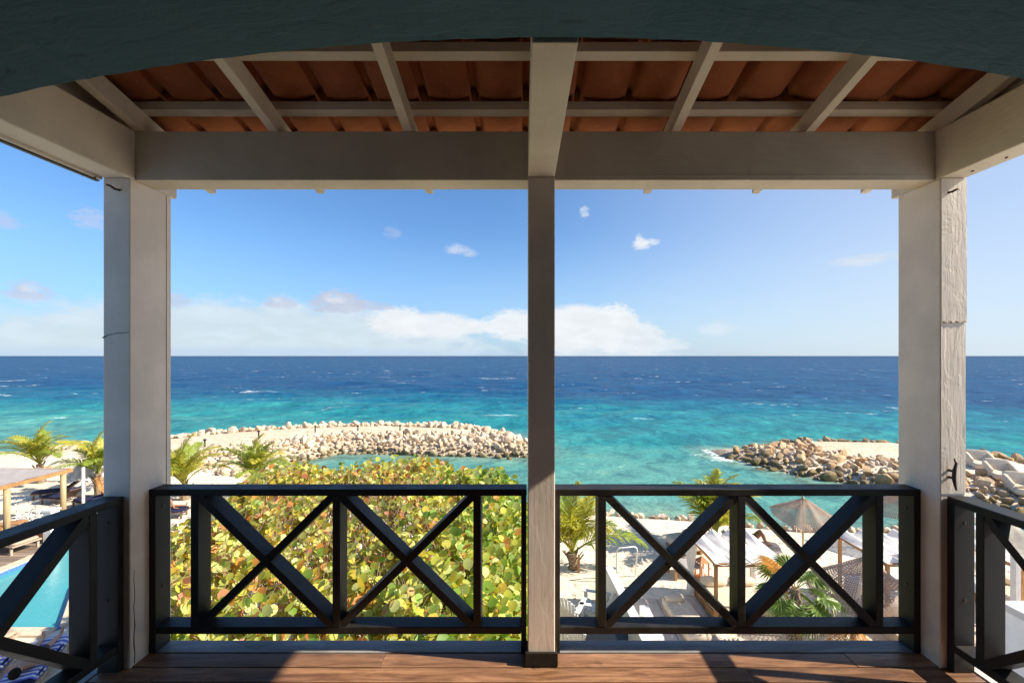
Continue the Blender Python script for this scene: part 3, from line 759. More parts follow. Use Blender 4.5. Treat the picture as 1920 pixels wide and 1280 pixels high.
# ================================================================== GROUND, SEA, BREAKWATERS
def P2(l): return np.array(l, float)
BEACH = P2([(-80, -6), (80, -6), (80, 13), (48, 15.5), (38, 18.5), (29, 20.2), (24, 20.4), (18.4, 20.4), (13, 20.6), (10.5, 21.2), (8.3, 21.9), (5.5, 22.4), (2.6, 22.9),
            (-1, 23.4), (-6, 24.5), (-12, 26.5), (-17, 29), (-22, 32), (-40, 34), (-80, 36)])
BWL = P2([(-80, 33), (-46, 36.6), (-39.5, 36.8), (-36.5, 39.4), (-33.5, 42.4), (-30, 45), (-24.5, 48.2), (-16.5, 50), (-7.3, 49), (-2, 46), (.7, 42), (1.4, 38.5), (.5, 36), (-4, 36), (-8, 36.2),
          (-12.9, 37.2), (-15.6, 37), (-17.6, 34), (-19, 30), (-19, 25), (-80, 25)])
BWR = P2([(16.6, 38.6), (20.5, 38.3), (26.5, 41.6), (34, 40.8), (38, 35), (39, 28), (42, 22), (60, 17), (60, 10), (36, 14), (27.5, 21.5), (25.2, 23.6), (22.4, 25.2), (21.6, 28.2), (19.3, 30.1), (18.3, 32), (17.4, 34.4), (16.6, 36)])
POOL = P2([(-18.0, 11.9), (-12.8, 11.9), (-14.7, 14.1), (-15.1, 16.3), (-16.3, 17.5), (-18.0, 17.1)])
def sdist(px, py, poly):
    """signed distance to a polygon, positive inside"""
    d = np.full(px.shape, 1e9); ins = np.zeros(px.shape, bool); n = len(poly)
    for i in range(n):
        ax, ay = poly[i]; bx, by = poly[(i+1) % n]
        ex, ey = bx-ax, by-ay; L = ex*ex+ey*ey
        t = np.clip(((px-ax)*ex+(py-ay)*ey)/L, 0, 1)
        d = np.minimum(d, np.hypot(px-(ax+t*ex), py-(ay+t*ey)))
        c = (ay > py) != (by > py)
        with np.errstate(divide='ignore', invalid='ignore'): xi = ax + (py-ay)*ex/ey
        ins ^= c & (px < xi)
    return np.where(ins, d, -d)
def wob(x, y, s=0):
    return (np.sin(x*1.3+y*.7+s)+np.sin(x*.53-y*1.1+1.7+s)+np.sin(x*2.9+y*2.1+s*2)*.5+np.sin(-x*1.9+y*3.3+.4)*.5)/3
def ground_z(x, y):
    x = np.asarray(x, float); y = np.asarray(y, float)
    dA = sdist(x, y, BEACH); dL = sdist(x, y, BWL); dR = sdist(x, y, BWR)
    zA = np.clip(dA*.34, -1.6, GZ); zA = np.where(dA > 0, GZ*(1-np.exp(-np.clip(dA, 0, 50)*.55)), zA)
    zL = np.where(dL > 0, 1.25*(1-np.exp(-np.clip(dL, 0, 50)*.42)), dL*.5)
    zR = np.where(dR > 0, 1.0*(1-np.exp(-np.clip(dR, 0, 50)*.45)), dR*.5)
    z = np.maximum(np.maximum(zA, zL), zR)
    z = np.where(sdist(x, y, POOL) > -.12, -.9, z)
    return np.maximum(z, -1.8) + .035*wob(x, y) * (z > -.2)
def gz1(x, y): return float(ground_z(np.array([x]), np.array([y]))[0])

def terrain():
    nx, ny = 520, 300
    xs = np.concatenate([np.linspace(-80, -48, 30)[:-1], np.linspace(-48, 48, nx), np.linspace(48, 80, 30)[1:]])
    ys = np.linspace(-6, 53, ny)
    X, Y = np.meshgrid(xs, ys); Z = ground_z(X, Y)
    V = np.stack([X, Y, Z], -1).reshape(-1, 3); w = len(xs); i = np.arange(len(ys)-1)[:, None]*w + np.arange(w-1)[None]
    Fc = np.stack([i, i+1, i+w+1, i+w], -1).reshape(-1, 4)
    o = link('beach', numesh('beach', V, Fc, [M_sand], smooth=True)); tag(o, kind='structure'); return o
beach = terrain()

def sea():
    ys = 8*np.exp(np.linspace(0, math.log(45000/8), 430)); us = np.linspace(-1.75, 1.75, 420)
    U, Y = np.meshgrid(us, ys); X = U*Y
    sp = Y*(math.log(45000/8)/430)
    dsh = np.minimum(np.minimum(-sdist(X, Y, BEACH), -sdist(X, Y, BWL)), -sdist(X, Y, BWR))
    Z = np.zeros_like(X); r = np.random.RandomState(5)
    inlet = 1/(1+np.exp(-(Y-43)/3.5))
    for lam, amp in ((1.3, .018), (1.9, .03), (2.8, .04), (4.3, .06), (6.5, .09), (9.5, .13), (14, .17), (21, .2)):
        for q in range(3):
            th = -math.pi/2 + r.uniform(-.75, .75); ph = r.uniform(0, 6.28); k = 2*math.pi/(lam*r.uniform(.85, 1.2))
            fade = np.clip((lam/(sp*2.6))-1, 0, 1)
            s = np.sin(k*(X*math.cos(th)+Y*math.sin(th)) + ph + 1.3*np.sin(X*.11/lam*6+Y*.05+ph))
            Z += amp*.55*fade*(s + .35*s*s)*np.where(lam > 3, .22+.78*inlet, 1)
    Z *= np.clip(dsh/3+.25, .15, 1)
    V = np.stack([X, Y, Z], -1).reshape(-1, 3); w = len(us); i = np.arange(len(ys)-1)[:, None]*w + np.arange(w-1)[None]
    Fc = np.stack([i, i+1, i+w+1, i+w], -1).reshape(-1, 4)
    me = numesh('sea', V, Fc, [M_sea], smooth=True)
    a = me.attributes.new('shore', 'FLOAT', 'POINT'); a.data.foreach_set('value', np.clip(dsh, -5, 200).ravel().astype(np.float32))
    fo = np.clip(1-np.abs(-sdist(X, Y, BWR)-.3)/1.1, 0, 1)*np.clip((24-X)/4, 0, 1)*np.clip((Y-29)/3, 0, 1)
    fo = np.maximum(fo, 1.15*np.exp(-(((X-16.5)/1.7)**2+((Y-35.2)/1.5)**2)))
    fo = np.maximum(fo, .75*np.exp(-(((X-15.2)/1.6)**2+((Y-36.6)/1.6)**2)))
    fo = np.maximum(fo, .42*np.clip(1-np.abs(-sdist(X, Y, BWL)-.4)/1.0, 0, 1)*np.clip((Y-41)/4, 0, 1))
    a = me.attributes.new('foam', 'FLOAT', 'POINT'); a.data.foreach_set('value', fo.ravel().astype(np.float32))
    o = link('sea', me); tag(o, kind='structure')
sea()

# --- rocks: a few shapes, each stone an object
def rock_mesh(seed, sub=2):
    r = random.Random(seed); bm = bmesh.new(); bmesh.ops.create_icosphere(bm, subdivisions=sub, radius=1)
    planes = []
    for k in range(r.randint(10, 14)):
        n = Vector((r.gauss(0, 1), r.gauss(0, 1), r.gauss(0, 1))).normalized(); planes.append((n, r.uniform(.40, .74)))
    for v in bm.verts:
        p = v.co.copy()
        for n, d in planes:
            e = p.dot(n)-d
            if e > 0: p -= n*e*.97
        p *= 1 + r.uniform(-.05, .05); v.co = p
    me = bpy.data.meshes.new('rock'); bm.to_mesh(me); bm.free(); me.materials.append(M_rock)
    me.polygons.foreach_set('use_smooth', [True]*len(me.polygons))
    try: me.set_sharp_from_angle(angle=R(24))
    except Exception: pass
    return me
ROCKS = [rock_mesh(s) for s in range(8)]

def in_poly(x, y, poly):
    return float(sdist(np.array([x]), np.array([y]), poly)[0]) > 0
def scatter(regions, seed):
    """regions: (image outline, height, size range, count): stones thrown without much overlap"""
    r = random.Random(seed); out = []
    for outline, z, (s0, s1), tries in regions:
        W_ = np.array([tuple(at(px, py, z))[:2] for px, py in outline])
        lo, hi = W_.min(0), W_.max(0)
        for t_ in range(tries):
            x, y = r.uniform(lo[0], hi[0]), r.uniform(lo[1], hi[1])
            s = s0 + (s1-s0)*r.random()**1.7
            if any((x-a)**2+(y-b)**2 < (.80*(s+c)/2)**2 for a, b, c in out): continue
            if not in_poly(x, y, W_): continue
            out.append((x, y, s))
    return out
def place_rocks(stones, parent, seed, cap=300, heap=0.0):
    r = random.Random(seed)
    # the stones that show largest become parts, the rest one mass
    key = sorted(stones, key=lambda q: -(q[2]/q[1]))
    vis = key[:cap]; rest = key[cap:]
    def mat(x, y, s):
        z = gz1(x, y) + s*.12 + r.uniform(0, .16)*s + heap*s
        return Matrix.Translation((x, y, z)) @ Euler((r.uniform(-.5, .5), r.uniform(-.5, .5), r.uniform(0, 6.3))).to_matrix().to_4x4() @ Matrix.Diagonal((s*.58*r.uniform(.85, 1.2), s*.5*r.uniform(.8, 1.1), s*.43*r.uniform(.8, 1.2), 1))
    for x, y, s in vis:
        o = link('rock', ROCKS[r.randrange(8)], parent); o.matrix_basis = Matrix.Translation(-Vector(parent.location)) @ mat(x, y, s)
    if rest:
        VV, FF = [], []; b = 0
        for x, y, s in rest:
            me = ROCKS[r.randrange(8)]; n = len(me.vertices)
            co = np.empty(n*3, np.float32); me.vertices.foreach_get('co', co); co = co.reshape(-1, 3)
            mm = np.array(mat(x, y, s)); VV.append(co @ mm[:3, :3].T + mm[:3, 3] - np.array(parent.location))
            tri = np.array([p.vertices[:] for p in me.polygons], np.int32); FF.append(tri+b); b += n
        o = link('rock_mass', numesh('rock_mass', np.concatenate(VV), np.concatenate(FF), [M_rock], smooth=True), parent); tag(o, kind='stuff')

bl = thing('breakwater', 'long breakwater of pale boulders with a sandy path, curving in front of the turquoise sea', 'breakwater', (-14, 42, 0))
inner = [(300, 866), (345, 860), (420, 846), (500, 834), (570, 825), (650, 817), (720, 816), (800, 818), (870, 820), (905, 810), (960, 812), (1010, 835), (1015, 862), (990, 860), (900, 858), (800, 856), (700, 851), (640, 853), (600, 862), (560, 872), (500, 882), (440, 886), (380, 882), (300, 885)]
outer = [(85, 850), (150, 839), (190, 833), (330, 819), (430, 809), (560, 800.5), (700, 797), (800, 799), (880, 803), (930, 807), (985, 826), (1020, 836), (1022, 826), (990, 812), (940, 798), (850, 790), (700, 788.5), (560, 792.5), (430, 800), (330, 808), (190, 820), (85, 836)]
lefts = scatter([(outer, 1.15, (.42, 1.0), 16000), (inner, .8, (.38, .95), 30000)], 3)
place_rocks(lefts, bl, 5, 300, .06)
br = thing('breakwater', 'shorter breakwater of brownish boulders with white foam at its tip', 'breakwater', (24, 33, 0))
right = [(1352, 846), (1378, 838), (1415, 830), (1450, 822), (1480, 815), (1520, 812), (1512, 838), (1550, 850), (1610, 857), (1660, 865), (1720, 878), (1790, 880), (1850, 896), (1930, 912), (1930, 960), (1800, 958), (1690, 938), (1600, 908), (1500, 897), (1450, 884), (1405, 868)]
far_r = [(1510, 812), (1600, 812), (1700, 817), (1760, 822), (1840, 838), (1935, 862), (1935, 852), (1840, 828), (1700, 807), (1560, 805)]
rights = scatter([(right, .8, (.45, 1.25), 15000), (far_r, 1.2, (.6, 1.2), 1500)], 8)
WET = ROCKS; ROCKS = [r_.copy() for r_ in WET]
for r_ in ROCKS: r_.materials[0] = M_rock_wet
place_rocks(rights, br, 9, 300, .0)
ROCKS = WET
def rubble(outline, z, n, seed, parent):
    r = random.Random(seed); W_ = np.array([tuple(at(px, py, z))[:2] for px, py in outline]); lo, hi = W_.min(0), W_.max(0)
    V, Fc = [], []; P_ = np.stack([np.array([r.uniform(lo[0], hi[0]) for _ in range(n)]), np.array([r.uniform(lo[1], hi[1]) for _ in range(n)])], 1)
    P_ = P_[sdist(P_[:, 0], P_[:, 1], W_) > -.3]; Z = ground_z(P_[:, 0], P_[:, 1])
    for (x, y), zz in zip(P_, Z):
        q = .05+.2*r.random()**2.6; b = len(V); a0 = r.uniform(0, 6.3)
        V += [(x+q*math.cos(a0+i*1.257)*r.uniform(.7, 1.2), y+q*math.sin(a0+i*1.257)*r.uniform(.7, 1.2), zz-.02) for i in range(5)]
        V += [(x+q*.5*math.cos(a0+i*2.09), y+q*.5*math.sin(a0+i*2.09), zz+q*r.uniform(.5, .8)) for i in range(3)]
        Fc += [(b, b+1, b+5), (b+1, b+2, b+6), (b+2, b+3, b+6), (b+3, b+4, b+7), (b+4, b, b+5), (b+1, b+6, b+5), (b+3, b+7, b+6), (b+4, b+5, b+7), (b+5, b+6, b+7)]
    o = link('rubble', numesh('rubble', np.array(V)-np.array(parent.location), Fc, [M_rock_dry]), parent); tag(o, kind='stuff')
rubble(inner, .9, 2600, 31, bl); rubble(outer, 1.15, 900, 33, bl)
rubble(right, .9, 2000, 32, br)
# the low line of stones along the lagoon
row = []
rr = random.Random(21)
line = [(1040, 955), (1110, 959), (1190, 962), (1250, 966), (1300, 971), (1360, 978), (1420, 983), (1500, 986), (1580, 988), (1660, 990), (1740, 993), (1830, 996)]
for (a, b), (c, d) in zip(line[:-1], line[1:]):
    n = max(2, int((c-a)/11))
    for i in range(n):
        q = at(a+(c-a)*(i+rr.random()*.7)/n, b+(d-b)*i/n+rr.uniform(-3, 3), .35); row.append((q.x, q.y, rr.uniform(.28, .58)))
    for i in range(n//2):
        q = at(a+(c-a)*rr.random(), b-5+rr.uniform(-2, 2), .2); row.append((q.x, q.y, rr.uniform(.15, .3)))
n0 = len(ROCKS); WET = ROCKS; ROCKS = [r_.copy() for r_ in WET]
for r_ in ROCKS: r_.materials[0] = M_rock_dry
place_rocks(row, beach, 22, 300, .1)
ROCKS = WET
# half-drowned dark stones off the left tip
# ================================================================== PLANTS
# --- sea grape hedge: shoots of round leaves over a mound
HCX, HCY, HAX, HAY = -3.75, 8.7, 4.05, 4.95
def hedge_span(y):
    xl = np.maximum(-.94*y+.15, -7.9); xr = .12 + .02*(y-8)
    return (xl+xr)/2, (xr-xl)/2
def hedge_r(x, y):
    c, w = hedge_span(y)
    return (np.abs((x-c)/w)**7 + np.abs((y-HCY)/HAY)**7)
def hedge_top(x, y):
    r = hedge_r(x, y); q = np.clip(1-r, 0, 1)
    h = GZ + (3.72+.085*(y-4))*q**.2
    h = h + .16*np.sin(x*1.7+y*.6)*q + .12*np.sin(x*3.1-y*2.3+1)*q + .07*np.sin(x*6.1+y*5.2)*q
    h = h - .25*np.exp(-((x+7.6)**2+(y-12.6)**2)/.9)
    return h
def leaf_verts(n=8, cup=.16):
    """round leaf with a notch at the stalk, folded a little along the midrib"""
    V = [(0, .0, 0)]
    for k in range(n):
        a = math.pi*(-.5) + 2*math.pi*(k+.5)/n
        x, y = math.cos(a), math.sin(a)
        V.append((x*1.02, y*.94+.92, cup*abs(x)+.06*math.sin(2*a)))
    V.append((0, .95, -.02))
    Fc = [(n+1, k+1, (k+1) % n+1) for k in range(n-1)]
    Fc += [(n+1, n, 0), (n+1, 0, 1)]
    return np.array(V), np.array(Fc)
LV, LF = leaf_verts()
def hedge():
    r = np.random.RandomState(3)
    cand = []
    shoots = []
    while len(shoots) < 3700:
        x = r.uniform(-8.1, .4); y = r.uniform(HCY-HAY, HCY+HAY)
        rr_ = float(hedge_r(x, y))
        if rr_ > 1: continue
        h = float(hedge_top(x, y))
        # outline normal by differences
        e = .12; nx = float(hedge_top(x-e, y)-hedge_top(x+e, y))/(2*e); ny = float(hedge_top(x, y-e)-hedge_top(x, y+e))/(2*e)
        nx = max(-2.5, min(2.5, nx)); ny = max(-2.5, min(2.5, ny))
        shoots.append((x, y, h, nx, ny, False))
    # the flanks
    for k in range(1300):
        a = r.uniform(0, 6.283); c, s = math.cos(a), math.sin(a)
        q = (abs(c)**7+abs(s)**7)**(-1/7)*r.uniform(.95, 1.0)
        y = HCY+HAY*q*s; hc, hw = hedge_span(y); x = hc+hw*q*c; h = r.uniform(1.4, 4.4)
        shoots.append((x, y, h, c*2.0, s*2.0, True))
    L = []          # every leaf: position, axes, size, colour, distance key
    tv, tf = [], []
    for x, y, h, nx, ny, flank in shoots:
        up = Vector((nx*.8+r.normal()*.38, ny*.8+r.normal()*.38, .35 if flank else 1.0)).normalized()
        tip = Vector((x, y, h + r.uniform(-.28, .14)))
        ln = r.uniform(.45, .85); base = tip - up*ln + Vector((r.normal()*.08, r.normal()*.08, -.12))
        # a patch of bare, rosy growth in the middle; fresh green at the right flank
        bare = math.exp(-(((x+3.9)/2.3)**2+((y-9.6)/2.6)**2))
        green = 1/(1+math.exp(-(x+1.15+.10*(y-6))/.42)) if not flank else .5+.5*(x > -1.6)
        green = max(green, .75/(1+math.exp((y-5.5)/.35)))
        nl = r.randint(2, 5) if r.rand() < bare*.6 else r.randint(5, 9)
        b = len(tv); mid = (base+tip)/2 + Vector((r.normal(), r.normal(), 0))*.035
        for p, rad in ((base, .011), (mid, .008), (tip, .004)):
            for k in range(3):
                a = 2.094*k; tv.append((p.x+rad*math.cos(a), p.y+rad*math.sin(a), p.z))
        for i in (0, 3):
            for k in range(3): tf.append((b+i+k, b+i+(k+1) % 3, b+i+3+(k+1) % 3, b+i+3+k))
        if r.rand() < .75*bare+.12:                       # bare side twigs
            for q in range(2):
                b = len(tv); p0 = mid; p1 = tip + Vector((r.normal()*.16, r.normal()*.16, r.uniform(-.02, .2)))
                for p, rad in ((p0, .007), (p1, .003)):
                    for k in range(3):
                        a = 2.094*k; tv.append((p.x+rad*math.cos(a), p.y+rad*math.sin(a), p.z))
                for k in range(3): tf.append((b+k, b+(k+1) % 3, b+3+(k+1) % 3, b+3+k))
        hue = .5+.5*math.sin(x*1.3+1.1*y+2*math.sin(y*.9)) 
        for i in range(nl):
            t = 1 - (i/nl)*.75
            p = base.lerp(tip, t)
            a = i*2.4 + r.uniform(-.5, .5)
            out = Vector((math.cos(a), math.sin(a), r.uniform(.1, .9))) + up*.35 + Vector((r.normal(), r.normal(), r.normal()))*.25
            out.normalize()
            nrm = (Vector((.28, -.22, 1)) + up*.4 + Vector((r.normal(), r.normal(), r.normal()))*.52)
            nrm = (nrm - out*nrm.dot(out)).normalized(); side = out.cross(nrm)
            size = r.uniform(.048, .092)*(1.1 if green > .5 else 1)*(1-.18*bare)
            u = r.rand(); g = r.rand()
            if g < green*.92: ci = 1 if u < .50 else (0 if u < .86 else (5 if u < .95 else (2 if u < .98 else 3)))
            else:
                w = [.46, .08, .17, .07+.08*bare+.05*hue, .02+.08*bare+.03*hue, .26]
                w = np.cumsum(w)/sum(w); ci = int(np.searchsorted(w, u))
            L.append((p, side, out, nrm, size, ci))
    h = thing('sea_grape_hedge', 'big mound of round sea grape leaves, lime, orange and rosy, behind the left railing', 'bush', (HCX, HCY, GZ))
    org = Vector(h.location)
    leafm = []
    for c in range(6):
        leafm.append(numesh('leaf', LV, LF, [LEAFM[c]], smooth=True))
    # the leaves that show largest: near, on top, in view of the gaps
    def key(l):
        p = l[0]; px = VX+F*p.x/p.y; py = VY+F*(CZ-p.z)/p.y
        vis = 330 < px < 972 and 870 < py < 1208
        top = float(hedge_top(p.x, p.y))-p.z
        return (0 if vis and top < .12 else 1, -l[4]/p.y*abs(l[3].dot((Vector((0, 0, CZ))-p).normalized())))
    L.sort(key=key)
    for p, side, out, nrm, s, ci in L[:300]:
        o = link('leaf', leafm[ci], h)
        m = Matrix((side, out, nrm)).transposed().to_4x4() @ Matrix.Diagonal((s, s, s, 1)); m.translation = p-org; o.matrix_basis = m
    n = len(L)-300
    A = np.array([[l[1], l[2], l[3]] for l in L[300:]], float); Pp = np.array([l[0]-org for l in L[300:]], float); sz = np.array([l[4] for l in L[300:]])
    V = np.einsum('vk,nkc->nvc', LV, A)*sz[:, None, None] + Pp[:, None, :]
    k = LV.shape[0]
    Fc = LF[None]+np.arange(n)[:, None, None]*k
    mi = np.repeat(np.array([l[5] for l in L[300:]]), len(LF))
    o = link('leaf_mass', numesh('leaf_mass', V.reshape(-1, 3), Fc.reshape(-1, 3), LEAFM, mi, smooth=True), h); tag(o, kind='stuff')
    o = link('twigs', numesh('twigs', np.array(tv)-np.array(org), np.array(tf), [M_twig]), h); tag(o, kind='stuff')
    # main limbs from the ground
    lm = MB()
    for k in range(26):
        a = k*2.4; rad = 1.2*math.sqrt(k/26)
        bx, by = HCX+rad*math.cos(a), HCY+rad*math.sin(a)*1.2; ey = HCY+(HAY-.6)*math.sqrt(k/26)*math.sin(a); hc, hw = hedge_span(ey); ex = float(hc+(hw-.6)*math.sqrt(k/26)*math.cos(a))
        ez = max(2.2, float(hedge_top(ex, ey))-.75)
        lm.tube([(bx, by, GZ-.1), ((bx+ex)/2+.2*math.sin(k), (by+ey)/2, (GZ+ez)/2+.4), (ex, ey, ez)], [.07, .05, .02], 6)
    lm.build('limbs', M_twig, h, org=tuple(org), smooth=True)
hedge()

# --- coconut palms
def frond_mesh(seed, L=2.3, e0=1.1, droop=1.7, nl=44, ll=.62, twist=0.0, mat=None):
    r = random.Random(seed); V, Fc = [], []; mi = []
    n = 16; pts = []; p = Vector((0, 0, 0)); tang = []
    for i in range(n+1):
        t = i/n; el = e0 - droop*t**1.35; d = Vector((math.cos(el), 0, math.sin(el)))
        pts.append(p.copy()); tang.append(d); p = p + d*(L/n)
    for i in range(n+1):                                   # the rib
        w = .024*(1-.85*i/n)+.003; d = tang[i]; u = Vector((-d.z, 0, d.x))
        for s_ in ((0, w), (w, -w*.6), (-w, -w*.6)): V.append(tuple(pts[i] + Vector((0, s_[0], 0)) + u*s_[1]))
    for i in range(n):
        for k in range(3): Fc.append((3*i+k, 3*i+(k+1) % 3, 3*i+3+(k+1) % 3, 3*i+3+k))
    for s in (-1, 1):
        for j in range(nl):
            t = .16 + .84*(j+r.random()*.5)/nl; f = t*n; i = min(int(f), n-1); q = f-i
            b = pts[i].lerp(pts[i+1], q); d = tang[i].lerp(tang[i+1], q).normalized(); u = Vector((-d.z, 0, d.x))
            ln = ll*(math.sin(math.pi*min(1, .22+.80*t))**.6)*r.uniform(.85, 1.1)
            ang = r.uniform(.85, 1.05)*(1.05-.55*t)
            dirv = (d*math.cos(ang) + Vector((0, s, 0))*math.sin(ang) + u*r.uniform(.05, .35)).normalized()
            wv = d*.5+u*.6; w = .021*r.uniform(.8, 1.2)
            m_ = b + dirv*ln*.5; dirv2 = (dirv + Vector((0, 0, -r.uniform(.35, .9)))).normalized(); e = m_ + dirv2*ln*.5
            k = len(V)
            wv = dirv.cross(u).normalized()*w if dirv.cross(u).length > .05 else d*w
            V += [tuple(b-wv*.5), tuple(b+wv*.5), tuple(m_+wv), tuple(m_-wv), tuple(e)]
            Fc += [(k, k+1, k+2, k+3), (k+3, k+2, k+4)]
    me = bpy.data.meshes.new('frond'); me.from_pydata(V, [], Fc); me.materials.append(mat or M_frond)
    return me
FROND = [frond_mesh(i, e0=e, droop=d, mat=m) for i, (e, d, m) in enumerate(((1.0, 1.5, M_frond), (1.1, 1.9, M_frond_y), (.9, 1.6, M_frond), (1.15, 1.3, M_frond_y)))]
FROND_DRY = frond_mesh(40, L=1.6, e0=-.2, droop=1.0, nl=24, ll=.4, mat=M_dry)
def palm(label, x, y, height, size, n=13, seed=0, spear=True, dry=1, z=None, upright=0.0):
    r = random.Random(seed); z = gz1(x, y) if z is None else z
    t = thing('coconut_palm', label, 'palm', (x, y, z), 0, 'young palms on the beach')
    m = MB(); k = 7
    pts = [(.05*math.sin(i*.7), .04*math.cos(i), -.1 + (height+.1)*i/k) for i in range(k+1)]
    m.tube(pts, [.17*size-.05*size*i/k + .015*(i % 2) for i in range(k+1)], 9)
    for q in range(7):                                    # old leaf bases
        a = q*2.4; c, s = math.cos(a), math.sin(a); h0 = height*(.45+.07*q)
        m.bar((c*.1*size, s*.1*size, h0-.1), (c*.32*size, s*.32*size, h0+.26), .06*size, .03)
    m.build('trunk', M_trunk, t)
    for i in range(n):
        a = i*2.399 + r.uniform(-.25, .25); q = i/max(1, n-1)
        o = link('frond', FROND[r.randrange(4)], t)
        pitch = -.55 + .74*q - upright                   # inner ones stand up, outer ones hang
        sc = size*r.uniform(.82, 1.1)*(1 if q > .2 else .85)
        o.location = (0, 0, height + .08*(1-q)); o.rotation_euler = Euler((r.uniform(-.35, .35), pitch, a)); o.scale = (sc, sc, sc)
    if spear:
        o = link('frond', FROND[3], t); o.location = (0, 0, height+.1); o.rotation_euler = Euler((0, -.72, 1.0)); o.scale = (size*.95,)*3
    for i in range(dry):
        o = link('dry_frond', FROND_DRY, t); o.location = (0, 0, height-.1); o.rotation_euler = Euler((0, 0, seed*1.3+i*2)); o.scale = (size*.8,)*3
    return t
p_ = at(1074, 1064, GZ)
palm_a = palm('young coconut palm with a wooden stake, alone on the sand beside the slim post', p_.x, p_.y, .55, 1.18, 14, 3, dry=0)
m = MB(); m.box(.14, .21, -.33, -.27, -.1, .62); m.build('stake', M_orangewood, palm_a)
p_ = at(1340, 1022, GZ); palm('bushy palm with upright fronds rising behind the first white daybed canopy', p_.x, p_.y, .45, 1.25, 22, 8, dry=1, upright=.22)
palm('palm with drooping fronds at the far left behind the wooden sunshade', -28.6, 25.6, 1.1, 1.25, 17, 5)
palm('palm with arching fronds touching the pale parasol, left of the corner post', -22.8, 23.2, 1.2, 1.2, 17, 14)
p_ = at(345, 935, GZ); palm('palm with broad feathery fronds just right of the left corner post', p_.x, p_.y, .8, 1.3, 18, 22)
p_ = at(478, 925, GZ); palm('low spreading palm between the sandy patch and the leafy bush', p_.x, p_.y, .9, 1.2, 18, 31, upright=.12)

# --- fan palm
def fan_mesh(seed, R0=.62, arc=2.5, n=30, mat=None, drop=.35):
    r = random.Random(seed); V, Fc = [], []
    m = MB(); m.tube([(0, 0, 0), (.35, 0, .05), (.7, 0, .03)], [.016, .012, .008], 5)
    V += m.v; Fc += m.f; c = Vector((.68, 0, .03))
    for i in range(n):
        a = -arc + 2*arc*i/(n-1); d = Vector((math.cos(a), math.sin(a), .05)); s = Vector((-math.sin(a), math.cos(a), 0))
        L1 = R0*.5; L2 = R0*r.uniform(.86, 1.05)*(.72+.28*math.cos(a*.5)); w1 = L1*arc/n*1.15
        fold = .02*(-1)**i
        k = len(V); q = c + d*L1; e = c + d*L2 + Vector((0, 0, -drop*L2*r.uniform(.5, 1.3)))
        mid = c + d*(L1*.6+L2*.4) + Vector((0, 0, -.04))
        V += [tuple(c + s*.004), tuple(q - s*w1 + Vector((0, 0, fold))), tuple(q + s*w1 - Vector((0, 0, fold))), tuple(mid - s*w1*.75), tuple(mid + s*w1*.75), tuple(e)]
        Fc += [(k, k+1, k+2), (k+1, k+3, k+4, k+2), (k+3, k+5, k+4)]
    me = bpy.data.meshes.new('fan_leaf'); me.from_pydata(V, [], Fc); me.materials.append(mat or M_fan); return me
def fan_palm():
    p = at(1492, 1232, GZ)
    t = thing('fan_palm', 'fan palm with shaggy trunk and one dry orange leaf in front of the net parasol', 'palm', (p.x, p.y, GZ))
    H = 1.72; m = MB(); m.tube([(0, 0, -.1), (.02, 0, .6), (.0, .02, 1.2), (0, 0, H)], [.13, .12, .13, .10], 10)
    r = random.Random(4)
    for i in range(60):
        a = r.uniform(0, 6.28); h0 = r.uniform(.35, H); c, s = math.cos(a), math.sin(a)
        m.bar((c*.11, s*.11, h0), (c*.2, s*.2, h0-r.uniform(.05, .22)), .035, .008)
    m.build('trunk', M_trunk, t)
    fm = [fan_mesh(i) for i in range(3)]; dry = fan_mesh(9, mat=M_dry, drop=.5)
    # azimuth, pitch, scale, dry
    for a, pt, sc, k in ((-.15, .30, 1.15, 0), (-.75, .62, 1.05, 1), (-2.35, .75, 1.0, 2), (.35, -.15, 1.1, 1), (1.3, -.5, 1.0, 2), (2.2, -.3, .95, 0), (-1.55, .85, 1.0, 0), (3.0, .1, .95, 1), (-1.2, -.9, .9, 2), (.1, .75, 1.1, 2), (-2.9, .55, .9, 0)):
        o = link('fan_leaf', fm[k], t); o.location = (0, 0, H-.02); o.rotation_euler = Euler((0, pt, a)); o.scale = (sc*.88,)*3
    o = link('dry_fan_leaf', dry, t); o.location = (-.02, 0, H); o.rotation_euler = Euler((.6, -.75, 2.75)); o.scale = (.92,)*3
    o['label'] = 'dry orange fan leaf'
    for a in (-1.9, -1.0, -2.6): 
        o = link('dry_fan_leaf', dry, t); o.location = (0, 0, H-.15); o.rotation_euler = Euler((0, 1.25, a)); o.scale = (.75,)*3
fan_palm()
